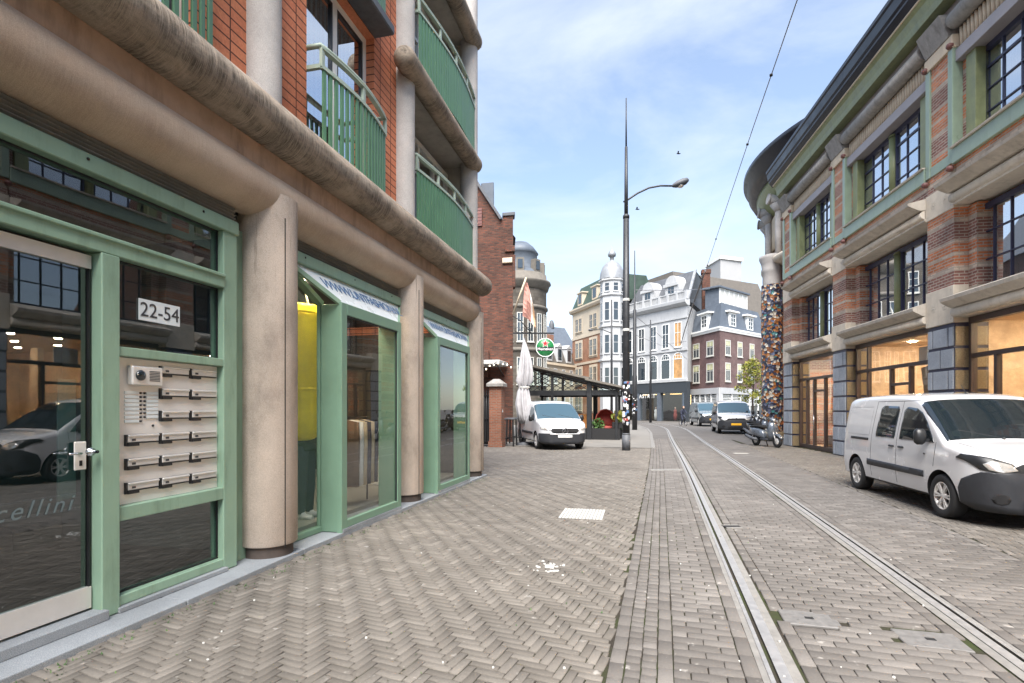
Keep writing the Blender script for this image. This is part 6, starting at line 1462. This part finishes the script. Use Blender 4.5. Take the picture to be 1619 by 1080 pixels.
def van(label, loc, heading, style, scale, col='car_white', group='vans parked along the street', detail=True):
    """heading: direction the nose points, as an angle from +X"""
    v = thing('parked_van', label, 'van', loc, heading, group, scale); WLOC[v.name] = Vector((0,0,0)); gl = 'car_glass' if detail else 'car_glass_blue'
    van_body(M[col], v)
    patch('windscreen', [(.67,-.80),(1.475,-.84),(1.475,.84),(.67,.80)], 'z', M[gl], v, .006, lambda n_, s_, c_: n_.z > .55 and n_.x > .3)
    m = MB(); local_pts = [(.655, .0, 1.735)]
    patch('front_window', [(.22,1.07),(1.24,1.07),(1.20,1.13),(.97,1.37),(.78,1.51),(.60,1.575),(.30,1.60),(.22,1.54)], 'y', M[gl], v, .006, side, mirror=True)
    if detail or style == 'kangoo': patch('side_window', [(-.62,1.07),(.04,1.07),(.06,1.12),(.06,1.56),(.0,1.61),(-.50,1.625),(-.60,1.58),(-.64,1.12)], 'y', M[gl], v, .006, side, mirror=True)
    # seams, rail, moulding
    if detail:
        for poly in ([(.135,.34),(.143,.34),(.143,1.70),(.135,1.70)], [(-.80,.34),(-.792,.34),(-.792,1.70),(-.80,1.70)], [(1.25,.72),(1.258,.72),(1.30,1.08),(1.292,1.08)], [(-.79,1.695),(.95,1.695),(.95,1.702),(-.79,1.702)]):
            patch('door_seam', poly, 'y', M['black_matte'], v, .0015, side, mirror=True)
        for poly in ([(-1.94,1.08),(-.92,1.08),(-.92,1.086),(-1.94,1.086)], [(-1.92,1.60),(-.94,1.60),(-.94,1.606),(-1.92,1.606)], [(-1.952,1.10),(-1.946,1.10),(-1.93,1.58),(-1.936,1.58)], [(-.906,1.10),(-.90,1.10),(-.91,1.58),(-.916,1.58)]):
            patch('panel_line', poly, 'y', M['panel_line'], v, .0012, side, mirror=True)
        patch('bonnet_seam', [(1.50,.752),(2.12,.672),(2.12,.680),(1.50,.760)], 'z', M['black_matte'], v, .0012, lambda n_, s_, c_: n_.z > .3, mirror=True)
        patch('fuel_flap', [(-1.62,.80),(-1.44,.80),(-1.44,.806),(-1.62,.806)], 'y', M['panel_line'], v, .0012, side)
        for sgn in (1, -1):
            m = MB(); y = .93*sgn; m.tube([(1.03,.915*sgn,.88),(1.03,.93*sgn,.90)], .01, 6)
            for xh in (-.02, .30): m.bbox(xh-.085, xh+.085, .912*sgn-.012, .912*sgn+.030, .925, .955, .008)
            local(m, 'door_handle', 'dark_plastic', v)
    patch('slide_rail', [(-1.70,.985),(-.92,.985),(-.92,1.03),(-1.70,1.03)], 'y', M['dark_plastic'], v, .006, side, mirror=True)
    patch('side_moulding', [(-.92,.535),(1.0,.535),(1.0,.63),(-.92,.645)], 'y', M['dark_plastic'], v, .014, side, mirror=True)
    if style == 'citan':
        patch('bumper', [(1.86,.15),(2.4,.15),(2.4,.61),(1.90,.61),(1.86,.56)], 'y', M['dark_plastic'], v, .012)
        patch('grille', [(-.50,.66),(-.40,.60),(.40,.60),(.50,.66),(.53,.72),(.48,.78),(-.48,.78),(-.53,.72)], 'x', M['black_matte'], v, .010, front)
        patch('headlight', [(.54,.70),(.86,.76),(.86,.84),(.56,.79)], 'x', M['lamp_glass'], v, .010, front, mirror=True)
        patch('grille_surround', [(-.56,.575),(.56,.575),(.56,.60),(-.56,.60)], 'x', M[col], v, .018, front)
        m = MB(); xg = 2.295; m.lathe([(.10,-.008),(.115,-.008),(.115,.012),(.10,.012),(.10,-.008)], (xg,0,.69), 24, 'x')
        for k in range(3): a = R(90+120*k); m.beam((xg+.004,0,.69), (xg+.004,.105*math.cos(a),.69+.105*math.sin(a)), .02, .022, up=(1,0,0))
        local(m, 'badge', 'chrome', v)
        m = MB(); m.bbox(2.285, 2.305, -.27, .27, .455, .555, .004); local(m, 'number_plate', 'plate_white', v)
    else:
        patch('bumper', [(1.84,.15),(2.4,.15),(2.4,.74),(2.14,.74),(1.90,.62),(1.84,.50)], 'y', M['dark_plastic'], v, .014)
        patch('grille', [(-.52,.72),(.52,.72),(.50,.80),(.40,.845),(-.40,.845),(-.50,.80)], 'x', M['black_matte'], v, .012, front)
        patch('headlight', [(.44,.76),(.62,.72),(.80,.77),(.895,.90),(.88,.955),(.70,.92),(.50,.85)], 'x', M['black_paint'], v, .012, lambda n_, s_, c_: n_.x > .1 and n_.z < .93, mirror=True)
        patch('headlight_lens', [(.46,.765),(.62,.735),(.74,.77),(.78,.84),(.70,.885),(.52,.84)], 'x', M['lamp_glass'], v, .018, lambda n_, s_, c_: n_.x > .1 and n_.z < .93, mirror=True)
        m = MB(); xg = 2.295
        dm = [(0,.10),(.062,0),(0,-.10),(-.062,0)]; di = [(0,.06),(.034,0),(0,-.06),(-.034,0)]
        for i in range(4): j = (i+1) % 4; m.prism([(dm[i][0], dm[i][1]+.79), (dm[j][0], dm[j][1]+.79), (di[j][0], di[j][1]+.79), (di[i][0], di[i][1]+.79)], xg-.06, xg-.01, 'yz')
        local(m, 'badge', 'chrome', v)
        m = MB(); m.bbox(2.295, 2.315, -.26, .26, .47, .58, .004); local(m, 'number_plate', 'plate_yellow', v)
        m = MB(); m.box(2.30, 2.312, -.42, .42, .27, .40); 
        for k in range(4): m.mat(1).box(2.305, 2.322, -.42, .42, .285+k*.03, .293+k*.03)
        local(m, 'lower_grille', ['black_matte', 'dark_plastic'], v)
        for sgn in (1, -1):
            patch('fog_lamp', [(sgn*.63+.085*math.cos(R(45*k)), .40+.07*math.sin(R(45*k))) for k in range(8)], 'x', M['black_matte'], v, .020, front)
    for sgn in (1, -1):
        m = MB(); V = []; F = []; n = 14
        for i, (f, w) in enumerate(((0,.02),(.08,.75),(.3,1),(.7,1),(.93,.72),(1,.02))):
            for k in range(n): a = 2*math.pi*k/n; V.append((1.10+.055*w*math.cos(a)*(1.2 if math.cos(a) > 0 else .7), (.93+.17*f)*sgn, 1.15+.125*w*math.sin(a)))
        for i in range(5):
            for k in range(n): F.append((i*n+k, i*n+(k+1) % n, (i+1)*n+(k+1) % n, (i+1)*n+k))
        m.add(V, F, True); m.beam((1.10,.86*sgn,1.09), (1.10,.97*sgn,1.10), .06, .05); local(m, 'mirror', 'black_paint', v)
        for x in (1.44, -1.44): wheel(x, .80*sgn, sgn, v)
        m = MB(); m.lathe([(.378,.60),(.378,.918),(.405,.925),(.405,.90)], (0,0,0), 30, 'y', a0=R(-8), a1=R(188)) if False else None
    for i, (a, b) in enumerate((((1.47,.55,1.155),(1.30,.02,1.29)), ((1.47,-.15,1.165),(1.31,-.62,1.265)))):
        m = MB(); m.beam((a[0], a[1], a[2]-.01), (b[0], b[1], b[2]-.005), .018, .02); m.lathe([(.02,-.02),(.02,.015),(0,.02)], (a[0]+.01, a[1], a[2]-.015), 8); local(m, 'wiper', 'black_paint', v)
    m = MB(); m.tube([(.36,0,1.80),(.36,0,1.83)], [.03,.02], 8); m.tube([(.36,0,1.82),(.22,0,1.96)], [.006,.004], 5); local(m, 'antenna', 'black_paint', v)
    m = MB(); m.bbox(.55, .70, -.06, .06, 1.64, 1.66, .01); local(m, 'dash_shelf', 'black_matte', v)
    return v
def ang(vx): return math.atan2(vx.y, vx.x)
# hero van by the shops
fw_, rw_ = Vector((4.52, 9.42, 0)), Vector((4.44, 12.42, 0)); d = (fw_-rw_).normalized(); lft = Vector((-d.y, d.x, 0))
cen = (fw_+rw_)/2 + lft*.89
van('white panel van with side windows and dark bumper parked close to the lit shops', cen, ang(d), 'kangoo', 1.05)
# van by the pavilion
hd = RT*.19-FW*.98; c = at(882, 647, 22.6); c.z = 0; c = c-hd.normalized()*1.45
van('white van with a wide black grille parked in front of the closed parasol', c, ang(hd), 'citan', 1.10, detail=False)
# two more down the street
c = gnd(1160, 685); c.z = 0; hd = -FW-RT*.27; van('small white van with an orange number plate facing up the street beyond the scooters', c-hd.normalized()*1.5, ang(hd), 'kangoo2', 1.22, detail=False)
c = gnd(1122, 673.5); c.z = 0; hd = -FW-RT*.12; van('silver grey van half hidden behind the white van with the orange plate', c-hd.normalized()*1.5, ang(hd), 'kangoo2', 1.28, col='car_silver', detail=False)
# ------------------------------------------------------------------ scooters
def scooter(label, loc, heading, col, scale=1.0):
    t = thing('scooter', label, 'scooter', loc, heading, 'scooters parked along the hall', scale); WLOC[t.name] = Vector((0,0,0))
    for x in (.66, -.58):
        m = MB(); m.lathe([(.13,-.045),(.20,-.055),(.225,-.03),(.23,0),(.225,.03),(.20,.055),(.13,.045)], (x,0,.23), 28, 'y'); w = local(m, 'wheel', 'rubber', t)
        m = MB(); m.lathe([(0,-.03),(.05,-.045),(.13,-.035),(.13,.035),(.05,.045),(0,.03)], (x,0,.23), 20, 'y'); local(m, 'rim', 'aluminium', w)
    def shell(name, secs, mat, par=t):
        m = MB(); n = 16; V = []; F = []
        for (x, z, hw, hh) in secs:
            for k in range(n):
                a = 2*math.pi*k/n; ca, sa = math.cos(a), math.sin(a); V.append((x, hw*math.copysign(abs(ca)**.7, ca), z+hh*math.copysign(abs(sa)**.7, sa)))
        for i in range(len(secs)-1):
            for k in range(n): F.append((i*n+k, i*n+(k+1) % n, (i+1)*n+(k+1) % n, (i+1)*n+k))
        F.append(tuple(reversed(range(n)))); F.append(tuple(range((len(secs)-1)*n, len(secs)*n))); m.add(V, F, True); return local(m, name, mat, par)
    shell('rear_body', [(-.93,.62,.05,.05),(-.80,.60,.13,.12),(-.55,.56,.19,.17),(-.25,.52,.19,.18),(-.05,.46,.16,.16),(.02,.40,.10,.10)], col)
    shell('seat', [(-.88,.74,.08,.03),(-.7,.76,.14,.05),(-.4,.77,.16,.05),(-.15,.76,.13,.06),(-.02,.72,.06,.04)], 'black_matte')
    shell('floor_board', [(-.15,.29,.16,.06),(.1,.26,.17,.05),(.35,.28,.16,.06)], 'dark_plastic')
    m = MB(); V = []; F = []; n = 12
    S = [(.34,.26,.15),(.40,.45,.20),(.43,.65,.22),(.40,.85,.19),(.34,.98,.10)]
    for (x, z, w) in S:
        for k in range(n+1): f = k/n*2-1; V.append((x+.12*(1-f*f), w*f, z))
    for i in range(len(S)-1):
        for k in range(n): F.append((i*(n+1)+k, i*(n+1)+k+1, (i+1)*(n+1)+k+1, (i+1)*(n+1)+k))
    m.add(V, F, True); o = local(m, 'leg_shield', col, t); o.modifiers.new('t', 'SOLIDIFY').thickness = .05
    shell('mudguard', [(.42,.40,.07,.05),(.55,.475,.085,.045),(.70,.475,.085,.045),(.85,.40,.075,.04),(.90,.33,.05,.03)], col)
    m = MB(); m.tube([(.66,.075,.23),(.50,.06,.60)], .022, 6); m.tube([(.66,-.075,.23),(.50,-.06,.60)], .022, 6); local(m, 'fork', 'aluminium', t)
    m = MB(); m.tube([(.44,0,.9),(.36,0,1.02)], .04, 8); m.tube([(.25,.33,1.06),(.34,.2,1.05),(.37,0,1.03),(.34,-.2,1.05),(.25,-.33,1.06)], .018, 8); local(m, 'handlebar', 'black_paint', t)
    shell('headlamp_cowl', [(.30,1.02,.06,.04),(.38,1.03,.12,.08),(.46,1.01,.10,.075),(.50,1.0,.05,.05)], col)
    m = MB(); m.lathe([(0,.02),(.05,.012),(.06,-.01)], (.495,0,1.0), 14, 'x'); local(m, 'headlamp', 'lamp_glass', t)
    for s_ in (-1, 1):
        m = MB(); m.tube([(.33,.2*s_,1.06),(.33,.30*s_,1.25)], .008, 5); m.lathe([(0,-.02),(.055,-.012),(.06,.0),(0,.012)], (.33,.32*s_,1.29), 12, 'x'); local(m, 'mirror', 'black_paint', t)
    m = MB(); m.tube([(-.30,-.16,.26),(-.60,-.19,.30),(-.95,-.20,.40)], [.05,.065,.055], 10); local(m, 'exhaust', 'pole_grey', t)
    m = MB(); m.beam((-.1,.08,.24), (-.18,.22,0), .03, .03); local(m, 'stand', 'black_paint', t)
    m = MB(); m.lathe([(0,-.02),(.04,-.015),(.05,.01)], (-.95,0,.62), 10, 'x'); local(m, 'tail_lamp', 'red_cushion', t)
    return t
for (px, py, hx, col, lab, sc_) in ((1229, 708, .19, 'scooter_grey', 'grey scooter parked nearest the mosaic column with its front wheel turned to the street', 1.15), (1206, 692, .05, 'scooter_black', 'black scooter parked right behind the grey scooter', 1.15), (1194, 687, .0, 'scooter_black', 'dark scooter third in the row beside the white van', 1.15), (1216, 697, .12, 'scooter_grey', 'dark grey scooter squeezed between the grey and black scooters', 1.1)):
    c = gnd(px, py); c.z = 0; hd = -FW+RT*hx; c = c-hd.normalized()*.75; scooter(lab, c, ang(hd), col, sc_)
# ------------------------------------------------------------------ cyclist far down the street
def skin_person(joints, edges, name, mat, parent, sub=2):
    me = bpy.data.meshes.new(name); me.from_pydata([j[:3] for j in joints], edges, []); o = bpy.data.objects.new(name, me); COL.objects.link(o)
    md = o.modifiers.new('skin', 'SKIN'); sv = me.skin_vertices[0].data
    for i, j in enumerate(joints): sv[i].radius = (j[3], j[3] if len(j) < 5 else j[4]); sv[i].use_root = (i == 0)
    s2 = o.modifiers.new('sub', 'SUBSURF'); s2.levels = sub; s2.render_levels = sub
    dg = bpy.context.evaluated_depsgraph_get(); me2 = bpy.data.meshes.new_from_object(o.evaluated_get(dg)); bpy.data.objects.remove(o)
    me2.name = name; me2.materials.clear(); me2.materials.append(mat); me2.polygons.foreach_set('use_smooth', [True]*len(me2.polygons)); o = bpy.data.objects.new(name, me2); COL.objects.link(o); o.parent = parent; return o
c = gnd(1080, 673.5); c.z = 0; hd = (-FW+RT*.15)
bk = thing('bicycle', 'dark bicycle ridden up the middle of the street', 'bicycle', c, ang(hd), scale=1.05); WLOC[bk.name] = Vector((0,0,0))
for x in (.52, -.52):
    m = MB(); m.lathe([(.32,-.018),(.345,-.012),(.345,.012),(.32,.018),(.32,-.018)], (x,0,.345), 28, 'y'); w = local(m, 'wheel', 'rubber', bk)
    m = MB()
    for k in range(12): a = k*math.pi/6; m.tube([(x,0,.345),(x+.32*math.cos(a),0,.345+.32*math.sin(a))], .003, 4)
    local(m, 'spokes', 'chrome', w)
m = MB()
for a, b in (((.52,0,.345),(.40,0,.92)),((.42,0,.80),(-.05,0,.32)),((-.05,0,.32),(-.20,0,.85)),((-.20,0,.80),(.42,0,.82)),((-.52,0,.345),(-.05,0,.32)),((-.52,0,.345),(-.19,0,.78))): m.tube([a, b], .018, 6)
local(m, 'frame', 'black_paint', bk); m = MB(); m.tube([(.28,.28,1.06),(.40,.15,1.06),(.41,0,1.02),(.40,-.15,1.06),(.28,-.28,1.06)], .014, 6); m.tube([(.41,0,1.02),(.40,0,.9)], .016, 6); local(m, 'handlebar', 'black_paint', bk)
m = MB(); m.bbox(-.34,-.08,-.09,.09,.90,.96,.02); m.tube([(-.2,0,.82),(-.2,0,.9)], .014, 6); local(m, 'saddle', 'black_matte', bk)
pe = thing('person', 'cyclist in dark clothes riding towards the camera in mid street', 'person', c, ang(hd), scale=1.05); WLOC[pe.name] = Vector((0,0,0))
J = [(-.20,0,1.00,.13),(-.14,0,1.22,.14),(-.02,0,1.45,.15),(.02,0,1.54,.065),(.05,0,1.62,.075),(.07,0,1.72,.10),(.07,0,1.80,.07),
     (-.01,.19,1.45,.065),(.12,.27,1.22,.05),(.29,.26,1.09,.04),(-.01,-.19,1.45,.065),(.12,-.27,1.22,.05),(.29,-.26,1.09,.04),
     (-.14,.11,.97,.09),(.22,.12,.78,.075),(.02,.11,.38,.055),(.10,.11,.27,.045),(.18,.11,.26,.035),(-.14,-.11,.97,.09),(.16,-.12,.62,.075),(-.10,-.11,.25,.055),(-.02,-.11,.15,.045),(.07,-.11,.14,.035)]
E_ = [(0,1),(1,2),(2,3),(3,4),(4,5),(5,6),(2,7),(7,8),(8,9),(2,10),(10,11),(11,12),(0,13),(13,14),(14,15),(15,16),(16,17),(0,18),(18,19),(19,20),(20,21),(21,22)]
skin_person(J, E_, 'figure', M['navy_cloth'], pe)
m = MB(); m.lathe([(0,1.60),(.055,1.61),(.085,1.67),(.09,1.74),(.07,1.80),(0,1.82)], (.095,0,0), 16); local(m, 'face', 'skin', pe)
m = MB(); m.lathe([(.098,1.70),(.108,1.76),(.085,1.84),(0,1.87)], (.06,0,0), 16); local(m, 'hair', 'brown_cloth', pe)
bpy.data.meshes.remove(VS)
print('objects', len(bpy.data.objects))
